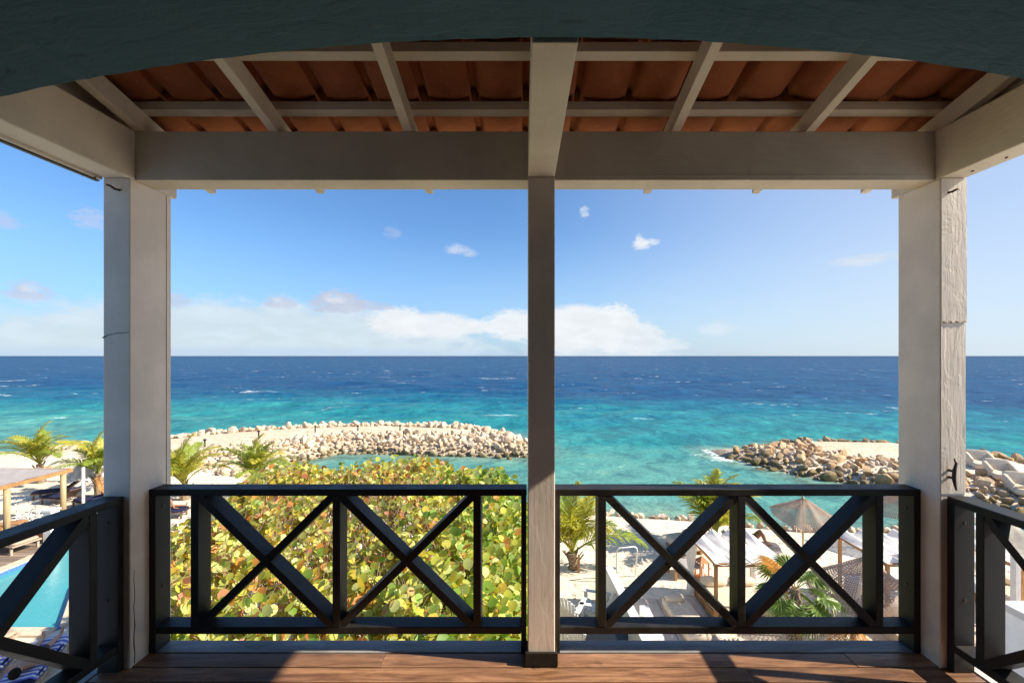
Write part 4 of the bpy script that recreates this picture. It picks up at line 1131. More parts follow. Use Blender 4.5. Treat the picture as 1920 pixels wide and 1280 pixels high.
# ================================================================== BEACH FURNITURE
# --- daybeds under white canopies
def cabana(label, loc, w, dep, h, group, curtains=True, rz=0):
    t = thing('daybed_cabana', label, 'daybed', loc, rz, group)
    ps = .085
    for x in (0, w):
        for y in (0, dep):
            m = MB(); m.box(x-ps/2, x+ps/2, y-ps/2, y+ps/2, -.05, h); m.build('post', M_orangewood, t, bevel=.006)
    for y in (0, dep):
        m = MB(); m.box(-ps/2-.03, w+ps/2+.03, y-.035, y+.035, h+.001, h+.085); m.build('roof_beam', M_orangewood, t, bevel=.005)
    for x in (0, w):
        m = MB(); m.box(x-.035, x+.035, .036, dep-.036, h+.001, h+.08); m.build('roof_beam', M_orangewood, t, bevel=.005)
    for y in (dep*.34, dep*.67):
        m = MB(); m.box(.036, w-.036, y-.022, y+.022, h+.02, h+.07); m.build('cross_bar', M_orangewood, t)
    # four sagging lengths of canvas laid over the bars, front to back, each ridge cinched at the back
    nst = 4; sw = (w+.1)/nst
    for k in range(nst):
        V = []; nx, ny = 12, 22
        for j in range(ny+1):
            v = j/ny; y = -.07 + (dep+.14)*v
            sag = .05 + .05*abs(math.sin(math.pi*v*3))
            for i in range(nx+1):
                u = i/nx; x = -.05 + sw*(k+u)
                z = h+.10 + .19*v*(1-abs(2*u-1))**1.1*1.0 - sag*math.sin(math.pi*u)*(1-v)*.8 + .012*math.sin(9*u+7*v+k)
                V.append((x + .02*math.sin(5*v+k), y, z))
        Fc = [(j*(nx+1)+i, j*(nx+1)+i+1, (j+1)*(nx+1)+i+1, (j+1)*(nx+1)+i) for j in range(ny) for i in range(nx)]
        mm = MB(); mm.add(V, Fc); mm.build('canopy_strip', M_canvas, t, smooth=True)
    m = MB(); m.box(.06, w-.06, .06, dep-.06, .05, .30); m.build('platform', M_orangewood, t, bevel=.01)
    m = MB(); m.pillow(w/2, dep/2, .41, w-.12, dep-.12, .22, pw=7); m.build('mattress', M_beige, t, smooth=True)
    m = MB(); m.pillow(w*.28, dep*.78, .62, w*.42, .4, .22, pw=3); m.build('cushion', M_beige, t, smooth=True)
    m = MB(); m.pillow(w*.73, dep*.78, .62, w*.42, .4, .22, pw=3); m.build('cushion', M_beige, t, smooth=True)
    if curtains:
        for x, y in ((-.02, dep-.05), (w+.02, dep-.05)):
            m = MB(); n = 18
            prof = [(.17, h-.02), (.15, h*.75), (.075, h*.46), (.10, h*.3), (.14, .06)]
            b = 0; V = []; 
            for rr0, z in prof:
                for q in range(n):
                    a = 2*math.pi*q/n; rad = rr0*(1+.16*math.cos(6*a)); V.append((x+rad*math.cos(a), y-.02+rad*.8*math.sin(a), z))
            Fc = [(i*n+q, i*n+(q+1) % n, (i+1)*n+(q+1) % n, (i+1)*n+q) for i in range(len(prof)-1) for q in range(n)]
            m.add(V, Fc); m.build('tied_curtain', M_canvas, t, smooth=True)
    return t
DB = 'daybeds with white canopies on the sand'
cabana('white canopied daybed of orange timber nearest the coconut palm, with tied curtains', (5.28, 11.85, GZ), 1.92, 1.78, 1.74, DB)
cabana('white canopied daybed farther right, half hidden by the net parasol', (9.98, 11.85, GZ), 1.92, 1.78, 1.74, DB, curtains=False)
cabana('white canopied daybed beyond the right corner post', (13.7, 11.9, GZ), 1.92, 1.78, 1.6, DB)

# --- parasols
def parasol(label, x, y, h, rad, drop, group, mat, z=None, n=8, pole_mat=None, tatter=.18, seed=1, tilt=(0, 0)):
    r = random.Random(seed); z = gz1(x, y) if z is None else z
    t = thing('parasol', label, 'parasol', (x, y, z), 0, group)
    m = MB(); m.tube([(0, 0, -.1), (0, 0, h+.05)], .032, 8); m.build('pole', pole_mat or M_bamboo, t, smooth=True)
    V, Fc, UV = [], [], []; ring = 7; seg = n*6
    lift = [r.uniform(-tatter, tatter) for _ in range(n)]
    for i in range(ring+1):
        v = i/ring
        for k in range(seg+1):
            a = 2*math.pi*k/seg; u = (k/6) % 1; pi = int(k/6) % n
            rr0 = rad*v*(1-.10*math.sin(math.pi*u)*v); l = lift[pi]*(1-u)+lift[(pi+1) % n]*u
            zz = h - drop*(v**1.15) + l*v*v*.9 - .09*math.sin(math.pi*u)*v + .015*math.sin(a*9+i)
            V.append((rr0*math.cos(a)+tilt[0]*v*0, rr0*math.sin(a), zz)); UV.append((k/seg, v))
    W_ = seg+1
    for i in range(ring):
        for k in range(seg): Fc.append((i*W_+k, i*W_+k+1, (i+1)*W_+k+1, (i+1)*W_+k))
    me = bpy.data.meshes.new('canopy'); me.from_pydata(V, [], Fc); me.materials.append(mat)
    uvl = me.uv_layers.new(name='UVMap')
    for lp in me.loops: uvl.data[lp.index].uv = UV[lp.vertex_index]
    me.polygons.foreach_set('use_smooth', [True]*len(me.polygons))
    link('canopy', me, t)
    for k in range(n):
        a = 2*math.pi*k/n; m = MB(); zz = h-.03-drop+lift[k]*.9
        m.bar((0, 0, h-.05), (rad*.97*math.cos(a), rad*.97*math.sin(a), zz-.01), .016, .016); m.build('rib', pole_mat or M_bamboo, t)
    m = MB(); m.lathe([(.05, h-.04), (.06, h+.0), (.03, h+.06), (.008, h+.09)], 10); m.build('finial', pole_mat or M_bamboo, t)
    return t
PG = 'tattered net parasols on the beach'
parasol('tattered taupe parasol standing by the water between the two daybeds', 10.35, 16.0, 2.28, 1.12, .62, PG, M_net, seed=3, tatter=.22)
parasol('tattered taupe parasol by the water near the right corner post', 14.9, 17.0, 2.25, 1.12, .62, PG, M_net, seed=8, tatter=.2)
parasol('large taupe net parasol drooping over the fan palm, closest to the railing', 8.95, 11.35, 2.2, 1.42, 1.0, PG, M_net, seed=5, tatter=.1)

# --- sun loungers
def lounger(label, loc, rz, cloth, frame, group=None, back=.55, L=2.0, w=.68, h=.32, name='sun_lounger', thick=.1):
    """foot at the origin, head towards +y"""
    t = thing(name, label, 'lounger', loc, rz, group)
    for x in (-w/2+.04, w/2-.04):
        for y in (.15, L-.45):
            m = MB(); m.box(x-.035, x+.035, y-.035, y+.035, -.04, h-.05); m.build('leg', frame, t, bevel=.004)
    m = MB()
    for x in (-w/2+.03, w/2-.03): m.box(x-.03, x+.03, 0, L-.05, h-.05, h)
    m.box(-w/2+.06, w/2-.06, 0, .06, h-.048, h-.004)
    for k in range(9): m.box(-w/2+.06, w/2-.06, .14+.14*k, .14+.14*k+.09, h-.03, h-.008)
    m.build('frame', frame, t, bevel=.004)
    m = MB(); m.pillow(0, L*.32, h+thick/2, w-.04, L*.63, thick, pw=7); m.build('seat_cushion', cloth, t, smooth=True)
    m = MB(); m.pillow(0, 0, 0, w-.04, L*.40, thick, pw=7); o = m.build('back_cushion', cloth, t, smooth=True)
    yb = L*.63; o.location = (0, yb + L*.2*math.cos(back), h+thick/2+L*.2*math.sin(back)); o.rotation_euler = (back, 0, 0)
    m = MB(); m.box(-w/2+.03, w/2-.03, -L*.2, L*.2, -thick/2-.045, -thick/2-.005); o2 = m.build('back_frame', frame, t); o2.location = o.location; o2.rotation_euler = o.rotation_euler
    return t
M_darkwood = wood_mat('dark_lounger_timber', (.13, .075, .045), (.22, .13, .08), .5, (1, .12, 1), 20)
NG = 'navy cushioned loungers on the left sand'
for lab, px, py, rz, bk in (('navy cushioned lounger with raised back under the far edge of the wooden sunshade', 62, 934, -1.15, .7), ('navy cushioned lounger with its back raised, between the two sunshade poles', 88, 940, -1.75, .65),
                        ('navy cushioned lounger lying almost flat right of the outer sunshade pole', 150, 944, -2.0, .35), ('navy cushioned lounger nearest the corner post with a low back', 182, 940, -1.9, .3)):
    q = at(px, py, .95); lounger(lab, (q.x, q.y, gz1(q.x, q.y)), rz, M_navy, M_darkwood, NG, bk)
q = at(352, 965, .95); lv1 = (q.x, q.y, gz1(q.x, q.y))
lounger('navy cushioned lounger seen through the left end of the front railing, behind the leaves', lv1, 1.9, M_navy, M_darkwood, NG, .5)
# pool side loungers
TG = 'tan woven loungers round the pool'
q = at(52, 1034, .95)
lounger('tan woven lounger on the plank deck beyond the pool', (q.x, q.y, .97), 1.38, M_tan, M_tan, TG, .02, h=.34, w=.85)
q = at(20, 1205, .95); lounger('tan woven lounger with raised back at the near end of the pool', (q.x, q.y, .93), 2.9, M_tan, M_tan, TG, .75, h=.34, w=.8)

# big beige daybeds on the right breakwater
BG = 'beige loungers on the right breakwater'
for lab, px, py in (('beige wedge lounger on the right breakwater, closest to the corner post', 1842, 868), ('beige wedge lounger on the right breakwater, in the middle of three', 1880, 886), ('beige wedge lounger on the right breakwater, at the picture edge', 1922, 906)):
    q = at(px, py, 1.25); z = gz1(q.x, q.y)
    t = thing('wedge_lounger', lab, 'lounger', (q.x, q.y, z), -.5, BG)
    m = MB(); m.pillow(0, 0, .22, 1.3, 1.8, .36, pw=8); m.build('base_cushion', M_beige, t, smooth=True)
    m = MB(); m.pillow(0, 0, 0, 1.26, .2, .8, pw=6); o = m.build('backrest', M_beige, t, smooth=True); o.location = (0, .75, .66); o.rotation_euler = (-.5, 0, 0)
    for s in (-1, 1):
        m = MB(); m.pillow(0, 0, 0, .2, 1.2, .5, pw=6); o = m.build('side_wing', M_beige, t, smooth=True); o.location = (s*.57, .3, .5); o.rotation_euler = (.3, 0, 0)

# beige upholstered lounge chairs on the sand by the first daybed
t = thing('lounge_chair', 'beige upholstered lounge chair in front of the palm, left of the first daybed canopy', 'chair', (*at(1282, 1030, GZ)[:2], GZ), .25)
m = MB(); m.pillow(0, 0, .3, 1.0, 1.2, .34, pw=6); m.build('seat', M_beige, t, smooth=True)
m = MB(); m.pillow(0, 0, 0, 1.02, .22, .8, pw=5); o = m.build('backrest', M_beige, t, smooth=True); o.location = (0, -.55, .68); o.rotation_euler = (.25, 0, 0)
for s in (-1, 1):
    m = MB(); m.box(s*.42-.04, s*.42+.04, -.5, .5, -.03, .14); m.build('leg', M_orangewood, t)
t = thing('low_table', 'low dark topped timber table in the shade by the tied curtain', 'table', (*at(1283, 1078, GZ)[:2], GZ), .1)
m = MB(); m.box(-.5, .5, -.35, .35, .36, .41); m.build('tabletop', M_grey_cloth, t, bevel=.01)
for x in (-.44, .44):
    for y in (-.29, .29): m = MB(); m.box(x-.035, x+.035, y-.035, y+.035, -.04, .3595); m.build('leg', M_orangewood, t)
t = thing('lantern', 'glazed timber lantern standing on the sand under the first canopy', 'lantern', (*at(1316, 1082, GZ)[:2], GZ), .2)
for x in (-.15, .15):
    for y in (-.15, .15): m = MB(); m.box(x-.02, x+.02, y-.02, y+.02, .05, .55); m.build('corner_post', M_terracotta, t)
m = MB(); m.box(-.19, .19, -.19, .19, 0, .05); m.build('base', M_terracotta, t); m = MB(); m.lathe([(.25, .55), (.22, .58), (.08, .68), (.03, .72)], 4); o = m.build('roof', M_terracotta, t); o.rotation_euler = (0, 0, R(45))
m = MB(); m.lathe([(.05, .06), (.05, .3)], 10); m.build('candle', M_canvas, t)
# sand coloured mattress left of the first daybed
t = thing('beach_mattress', 'beige beach mattress lying on concrete left of the first daybed post', 'mattress', (4.55, 12.15, GZ), .06)
m = MB(); m.pillow(0, 0, .16, .75, 1.85, .24, pw=8); m.build('mattress', M_beige, t, smooth=True)
m = MB(); m.pillow(0, .7, .33, .62, .34, .16, pw=3); m.build('head_cushion', M_beige, t, smooth=True)
# lounger with a sunbather in front of the water
LB = at(1462, 1040, GZ)
lounger('grey lounger with striped towel beside the tattered parasol, a sunbather on it', (LB.x, LB.y, gz1(LB.x, LB.y)), 1.35, M_grey_cloth, M_greywood, None, .5)
# white garden chairs
def adirondack(label, loc, rz):
    t = thing('garden_chair', label, 'chair', loc, rz, 'white slatted garden chairs')
    for k in range(7):                                     # back slats in a fan
        u = (k-3)/3; top = 1.02-.13*u*u
        m = MB(); m.bar((u*.21, .30, .30), (u*.31, .62, top), .078, .018, up=(0, -1, .35)); m.build('back_slat', M_hull, t)
    for k in range(6):
        y = -.32+.115*k; m = MB(); m.box(-.27, .27, y, y+.095, .36-.022*k, .378-.022*k); m.build('seat_slat', M_hull, t)
    for s in (-1, 1):
        m = MB(); m.box(s*.36-.07, s*.36+.07, -.42, .42, .55, .572); m.build('armrest', M_hull, t, bevel=.01)
        m = MB(); m.box(s*.33-.045, s*.33+.045, -.36, -.27, 0, .549); m.build('leg', M_hull, t)
        m = MB(); m.bar((s*.29, -.3, .33), (s*.29, .55, .03), .025, .12); m.build('leg', M_hull, t)
        m = MB(); m.box(s*.33-.03, s*.33+.03, .3, .36, .12, .549); m.build('arm_post', M_hull, t)
    return t
for lab, px, py, rz in (('white slatted garden chair with a fan back, close to the slim centre post', 1066, 1166, 2.75), ('white slatted garden chair seen side on, right of the fan backed one', 1116, 1158, -1.85), ('white slatted garden chair nearest the railing, mostly hidden by the bottom rail', 1078, 1222, 2.9)):
    q = at(px, py, GZ); adirondack(lab, (q.x, q.y, GZ), rz)
# black round table below the railing
q = at(1135, 1245, GZ); t = thing('side_table', 'black round table below the railing beside the white wall', 'table', (q.x, q.y, GZ))
m = MB(); m.lathe([(.52, .70), (.55, .72), (.55, .745), (.50, .75)], 28); m.build('tabletop', M_blackpl, t); m = MB(); m.tube([(0, 0, .03), (0, 0, .70)], .04, 10); m.build('stem', M_blackpl, t); m = MB(); m.lathe([(.3, -.03), (.3, .02), (.06, .05)], 20); m.build('base', M_blackpl, t)
# white handrail
q = at(1156, 1092, GZ); t = thing('handrail', 'white tubular handrail standing on the sand behind the coconut palm', 'handrail', (q.x, q.y, GZ))
m = MB(); m.tube([(0, 0, -.1), (0, 0, 1.02), (.03, 0, 1.1), (.1, 0, 1.15), (.62, .1, 1.15), (.69, .11, 1.1), (.72, .12, 1.0), (.74, .5, -.1)], .024, 8); m.build('tube', M_metal_white, t, smooth=True)
# white low wall running away from the railing
t = thing('garden_wall', 'low white plastered wall running away from the railing beside the garden chairs', 'wall', (2.75, 11.0, GZ), absolute=True)
m = MB(); a0 = at(1224, 1206, 1.95); a1 = at(1140, 1062, 1.95)
m.bar((a0.x+.04, a0.y-2.5, (GZ+1.9)/2-.05), (a1.x+.02, a1.y, (GZ+1.9)/2-.05), .2, 1.1); m.build('wall_body', M_white_wall, t)
m = MB(); m.bar((a0.x+.04, a0.y-2.5, 1.93), (a1.x+.02, a1.y+.02, 1.93), .24, .055); m.build('wall_cap', M_white_wall, t, bevel=.008)
m = MB(); q = at(1208, 1150, 1.3); m.box(q.x-.08, q.x+.16, q.y-1.2, q.y+.2, GZ-.1, 1.42); m.build('step_block', M_white_wall, t, bevel=.01)
# planter strip at the wall
q = at(1168, 1160, GZ); t = thing('agave_plant', 'small spiky plant at the foot of the white garden wall', 'plant', (q.x-.02, q.y, GZ))
for k in range(11):
    a = k*2.4; c, s = math.cos(a), math.sin(a); m = MB(); L = .55
    m.add([(c*.02-s*.02, s*.02+c*.02, 0), (c*.02+s*.02, s*.02-c*.02, 0), (c*.2+s*.02, s*.2-c*.02, L*.7), (c*.2-s*.02, s*.2+c*.02, L*.7), (c*.3, s*.3, L)], [(0, 1, 2, 3), (3, 2, 4)])
    m.build('leaf', LEAFM[k % 2], t)
# concrete paving between wall and daybed, in slabs
pv = thing('concrete_paving', None, None, (4.0, 11.6, GZ), absolute=True); tag(pv, kind='structure')
for i in range(2):
    for j in range(3):
        m = MB(); x0 = 3.0+1.08*i; y0 = 10.3+1.0*j; m.box(x0+.012, x0+1.068, y0+.012, y0+.988, GZ-.12, GZ+.058+.006*((i+j) % 2)); m.build('slab', M_concrete, pv, bevel=.01)
# pot, white bent pipe, timber pole, boulder by the fan palm
q = at(1462, 1172, GZ); t = thing('plant_pot', 'terracotta pot with a flowering plant left of the fan palm trunk', 'pot', (q.x, q.y, GZ))
m = MB(); m.lathe([(.13, 0), (.2, .36), (.225, .37), (.225, .43), (.19, .43), (.18, .38)], 18); m.build('pot', M_terracotta, t, smooth=False)
for k in range(9):
    m = MB(); a = k*2.4; c, s = math.cos(a), math.sin(a)
    V = LV*np.array([.07, .09, .09]); V = [(v[0]*-s+(.02+v[1])*c, v[0]*c+(.02+v[1])*s, .45+v[2]+v[1]*.7) for v in V]; m.add(V, [tuple(f) for f in LF]); m.build('leaf', LEAFM[(1, 4, 0)[k % 3]], t)
q = at(1440, 1172, GZ); o = link('garden_boulder', ROCKS[3]); o.location = (q.x, q.y, GZ+.2); o.scale = (.36, .33, .42); tag(o, 'grey white boulder beside the terracotta pot', 'boulder')
q = at(1555, 1168, GZ); t = thing('shower_rail', 'white bent tube of a beach shower right of the fan palm', 'shower', (q.x, q.y, GZ))
m = MB(); m.tube([(0, 0, -.1), (0, 0, .72), (-.03, 0, .82), (-.1, 0, .88), (-.2, 0, .88), (-.5, .05, .72)], .027, 8); m.tube([(.04, .5, -.1), (.03, .5, .5), (-.3, .5, .85)], .02, 8); m.build('tube', M_metal_white, t, smooth=True)
q = at(1565, 1170, GZ); t = thing('timber_pole', 'orange timber pole on a white base beside the bent shower tube', 'pole', (q.x+.05, q.y+.1, GZ))
m = MB(); m.tube([(0, 0, .24), (0, 0, .92)], .045, 10); m.build('pole', M_bamboo, t, smooth=True); m = MB(); m.tube([(0, 0, -.05), (0, 0, .2399)], .05, 10); m.build('sleeve', M_metal_white, t, smooth=True)
# straw fringed roof edge
q = at(1600, 1190, 2.0); t = thing('straw_shade', 'straw fringed shade hanging beside the white block near the right post', 'parasol', (q.x, q.y, GZ))
m = MB(); m.tube([(0, 0, -.05), (0, 0, 1.15)], .035, 8); m.build('pole', M_bamboo, t)
r_ = random.Random(6)
V, Fc = [], []
for k in range(420):
    a = r_.uniform(0, 6.28); rr0 = r_.uniform(.0, .55); z0 = 1.28-.75*rr0; L = r_.uniform(.22, .4); c, s = math.cos(a), math.sin(a)
    b = len(V); w = .011; V += [(c*rr0-s*w, s*rr0+c*w, z0), (c*rr0+s*w, s*rr0-c*w, z0), (c*(rr0+L*.72), s*(rr0+L*.72), z0-L*.8)]; Fc.append((b, b+1, b+2))
m = MB(); m.add(V, Fc); tag(m.build('straw', M_dry, t), kind='stuff')
# white block and the lawn bench behind the right railing
t = thing('white_block', 'white plastered block with a low step behind the right end of the front railing', 'wall', (*at(1672, 1160, GZ)[:2], GZ))
m = MB(); m.box(-.62, 1.6, -.3, 1.0, -.05, .72); m.build('block', M_white_wall, t, bevel=.02); m = MB(); m.box(-.66, 1.64, -.34, 1.04, .7205, .79); m.build('cap', M_white_wall, t, bevel=.02)
m = MB(); m.box(-.9, .9, -1.5, -.3005, -.05, .32); m.build('step', M_concrete, t, bevel=.02)
t = thing('bolster', 'rolled beige bolster lying on the white block by the corner post', 'cushion', (*at(1676, 1103, 1.69)[:2], 1.69))
m = MB(); m.tube([(-.35, 0, .13), (-.32, 0, .13), (.32, 0, .13), (.35, 0, .13)], [.09, .135, .135, .09], 14); m.build('roll', M_beige, t, smooth=True)
# ================================================================== POOL SIDE, LEFT
pool = thing('swimming_pool', None, None, (-15.5, 14.5, .8), absolute=True); tag(pool, kind='structure')
m = MB(); m.add([(x, y, .80) for x, y in POOL], [tuple(range(len(POOL)))]); m.build('water', M_pool, pool)
for i in range(len(POOL)):
    a, b = Vector((*POOL[i], 0)), Vector((*POOL[(i+1) % len(POOL)], 0)); d = (b-a).normalized(); o = Vector((d.y, -d.x, 0)); L = (b-a).length
    m = MB(); A, Bv = a+o*.035, b+o*.035; m.bar((A.x, A.y, .42), (Bv.x, Bv.y, .42), .066, 1.0); m.build('mosaic_side', M_blue_tile, pool)
    n = max(1, int(L/.62)); wd = .62 if i in (1, 2) else .36
    for k in range(n):
        p = a + d*(L*k/n+.006) + o*(.03+wd/2); q = a + d*(L*(k+1)/n-.006) + o*(.03+wd/2)
        m = MB(); m.bar((p.x, p.y, .925), (q.x, q.y, .925), wd, .09); m.build('coping_stone', M_stone, pool, bevel=.008)
deck = thing('pool_deck', None, None, (-21, 15, .95), absolute=True); tag(deck, kind='structure')
for k in range(46):
    y = 10.2 + .2*k; m = MB(); m.box(-27.5, -18.42, y+.006, y+.194, .86, .965+.004*((k*7) % 3)); m.build('deck_board', M_deck, deck, bevel=.006)

# --- wooden sunshade
t = thing('wooden_sunshade', 'wooden sunshade with a flat grey cloth roof on pale poles at the left edge', 'sunshade', (-23.7, 17.8, .9), absolute=True)
ZR = 3.2
for x in (-20.95, -26.6):
    for y in (15.2, 17.55, 19.7):
        m = MB(); m.tube([(x, y, .8), (x, y, ZR-.16)], .105, 12); m.build('pole', M_bamboo, t, smooth=True)
for x in (-20.9, -26.65):
    m = MB(); m.box(x-.05, x+.05, 14.8, 20.05, ZR-.16, ZR); m.build('edge_beam', M_orangewood, t, bevel=.006)
for y in (14.85, 16.6, 18.3, 20.0):
    m = MB(); m.box(-26.58, -20.97, y-.04, y+.04, ZR-.13, ZR-.005); m.build('cross_beam', M_orangewood, t, bevel=.006)
m = MB(); nx, ny = 24, 14; V = []
for j in range(ny+1):
    for i in range(nx+1):
        u, v = i/nx, j/ny; V.append((-26.75+5.9*u, 14.7+5.4*v, ZR+.02 + .03*math.sin(9*v+2*u) - .06*abs(math.sin(math.pi*v*3))))
m.add(V, [(j*(nx+1)+i, j*(nx+1)+i+1, (j+1)*(nx+1)+i+1, (j+1)*(nx+1)+i) for j in range(ny) for i in range(nx)]); m.build('cloth_roof', M_grey_cloth, t, smooth=True)
q = at(129, 975, .9); t = thing('white_pole', 'thin white pole standing right behind the outer sunshade pole', 'pole', (-20.75, 20.4, .9)); m = MB(); m.tube([(0, 0, -.1), (0, 0, 2.25)], .06, 10); m.build('pole', M_metal_white, t, smooth=True)
# pale parasol, half collapsed
parasol('pale grey parasol with sagging cloth beyond the wooden sunshade', -23.9, 23.6, 1.8, 1.05, .78, None, M_silver, seed=4, tatter=.16, pole_mat=M_metal_white, n=6)
# folding chairs on the sand
def folding_chair(label, x, y, rz, mat, cloth, group):
    t = thing('folding_chair', label, 'chair', (x, y, gz1(x, y)), rz, group)
    for s in (-1, 1):
        m = MB(); m.tube([(s*.25, -.3, 0), (s*.25, .12, .42), (s*.25, .38, .95)], .016, 6); m.build('side_tube', mat, t)
        m = MB(); m.tube([(s*.22, .35, 0), (s*.22, -.25, .45)], .016, 6); m.build('leg', mat, t)
    m = MB(); m.add([(-.24, -.25, .45), (.24, -.25, .45), (.24, .1, .40), (-.24, .1, .40), (-.24, -.25, .465), (.24, -.25, .465), (.24, .1, .415), (-.24, .1, .415)], [(0, 3, 2, 1), (4, 5, 6, 7), (0, 1, 5, 4), (2, 3, 7, 6), (1, 2, 6, 5), (0, 4, 7, 3)]); m.build('seat', cloth, t)
    m = MB(); m.bar((-.25, .27, .72), (.25, .27, .72), .02, .36, up=(0, .35, 1)); m.build('backrest', cloth, t)
FG = 'folding chairs on the left sand'
q = at(146, 914, .9); folding_chair('grey folding chair under the pale parasol', q.x, q.y, 1.2, M_metal_white, M_grey_cloth, FG)
q = at(176, 918, .9); folding_chair('grey folding chair between the pale parasol and the corner post', q.x, q.y, 2.0, M_metal_white, M_grey_cloth, FG)
# pale loop lounge chairs on the deck edge
def loop_chair(label, x, y, rz):
    t = thing('loop_chair', label, 'chair', (x, y, gz1(x, y)), rz, 'pale loop framed chairs beside the deck')
    for s in (-1, 1):
        m = MB(); pts = [(s*.3, .55*math.cos(a), .36+.3*math.sin(a)*(1 if a < math.pi else 1.1)) for a in [2*math.pi*i/14 for i in range(15)]]; m.tube(pts, .022, 6, cap=False); m.build('side_loop', M_hull, t, smooth=True)
    for k in range(9):
        a = math.pi*(1.0+.95*k/8)-.25; y0, z0 = .5*math.cos(a), .36+.3*math.sin(a); m = MB(); m.box(-.29, .29, y0-.035, y0+.035, z0, z0+.018); m.build('slat', M_hull, t)
q = at(42, 978, .95); loop_chair('pale loop framed chair nearer the inner sunshade pole', q.x, q.y, .6)
q = at(84, 974, .95); loop_chair('pale loop framed chair nearer the side railing', q.x, q.y, 1.1)
t = thing('side_table', 'small orange timber side table on the plank deck', 'table', (*at(26, 998, .97)[:2], .97), .3)
m = MB(); m.box(-.32, .32, -.25, .25, .40, .44); m.build('tabletop', M_orangewood, t)
for x in (-.27, .27):
    for y in (-.2, .2): m = MB(); m.box(x-.03, x+.03, y-.03, y+.03, 0, .3995); m.build('leg', M_orangewood, t)
q = at(96, 1016, .97); t = thing('white_pillar', 'square white pillar at the far corner of the pool deck', 'pillar', (q.x, q.y, .97)); m = MB(); m.box(-.16, .16, -.16, .16, -.1, 1.25); m.build('shaft', M_white_wall, t, bevel=.01); m = MB(); m.box(-.2, .2, -.2, .2, 1.2505, 1.33); m.build('cap', M_white_wall, t, bevel=.01)
q = at(74, 1012, .97); t = thing('potted_plant', 'small red leaved plant in a pot left of the white pillar', 'plant', (q.x, q.y, .97))
m = MB(); m.lathe([(.11, 0), (.15, .22), (.165, .23), (.165, .27), (.13, .27)], 14); m.build('pot', M_terracotta, t)
for k in range(12):
    a = k*2.4; c, s = math.cos(a), math.sin(a); L = .5; m = MB()
    m.add([(-s*.02, c*.02, .25), (s*.02, -c*.02, .25), (c*.16+s*.03, s*.16-c*.03, .25+L*.6), (c*.16-s*.03, s*.16+c*.03, .25+L*.6), (c*.34, s*.34, .25+L)], [(0, 1, 2, 3), (3, 2, 4)]); m.build('leaf', LEAFM[4 if k % 3 else 3], t)

# --- lamps along the path on the left breakwater
for n_, px, py in (('first', 384, 836), ('second', 485, 819), ('third', 591, 808), ('fourth', 671, 806), ('fifth', 750, 805)):
    q = at(px, py, 1.25); z = gz1(q.x, q.y)
    t = thing('path_light', f'{n_} small dark path light from the left along the sandy breakwater path', 'lamp', (q.x, q.y, z), 0, 'path lights on the breakwater')
    m = MB(); m.tube([(0, 0, -.1), (0, 0, .52)], .06, 8); m.build('post', M_blackpl, t); m = MB(); m.lathe([(.1, .5201), (.13, .54), (.13, .60), (.05, .64)], 10); m.build('lamp_head', M_blackpl, t)

# ================================================================== RIGHT SIDE
t = thing('white_annex', 'low white flat roofed annex seen through the right side railing', 'building', (10.5, 6, .9), absolute=True)
m = MB(); m.box(8.9, 13.5, 2.5, 8.0, .6, 3.72); m.build('wall', M_white_wall, t); m = MB(); m.box(8.84, 13.56, 2.44, 8.06, 3.721, 3.85); m.build('roof_edge', M_shaded_roof, t, bevel=.01)
m = MB(); m.box(7.0, 8.895, 2.5, 6.9, .6, 2.6); m.build('lower_block', M_white_wall, t); m = MB(); m.box(6.9, 8.83, 2.44, 6.98, 2.6005, 2.68); m.build('ledge', M_white_wall, t, bevel=.01)
t = thing('slatted_pergola', 'pergola of grey white slats above the beige beds beyond the right side railing', 'pergola', (10.2, 8.9, .9), absolute=True)
for k in range(5):
    x = 9.3+.72*k; y = 8.25+.62*k
    m = MB(); m.bar((x-.9, y-2.2+1.9, 4.02-.02*k), (x+.9, y+2.0, 4.02-.02*k), .06, .16); m.build('slat', M_greywood, t, bevel=.005)
for x, y in ((9.9, 9.9), (13.2, 11.6)):
    m = MB(); m.box(x-.07, x+.07, y-.07, y+.07, .8, 3.88); m.build('post', M_greywood, t, bevel=.006)
m = MB(); m.bar((9.75, 9.75, 3.9), (13.4, 11.7, 3.9), .1, .08); m.build('rail', M_greywood, t)

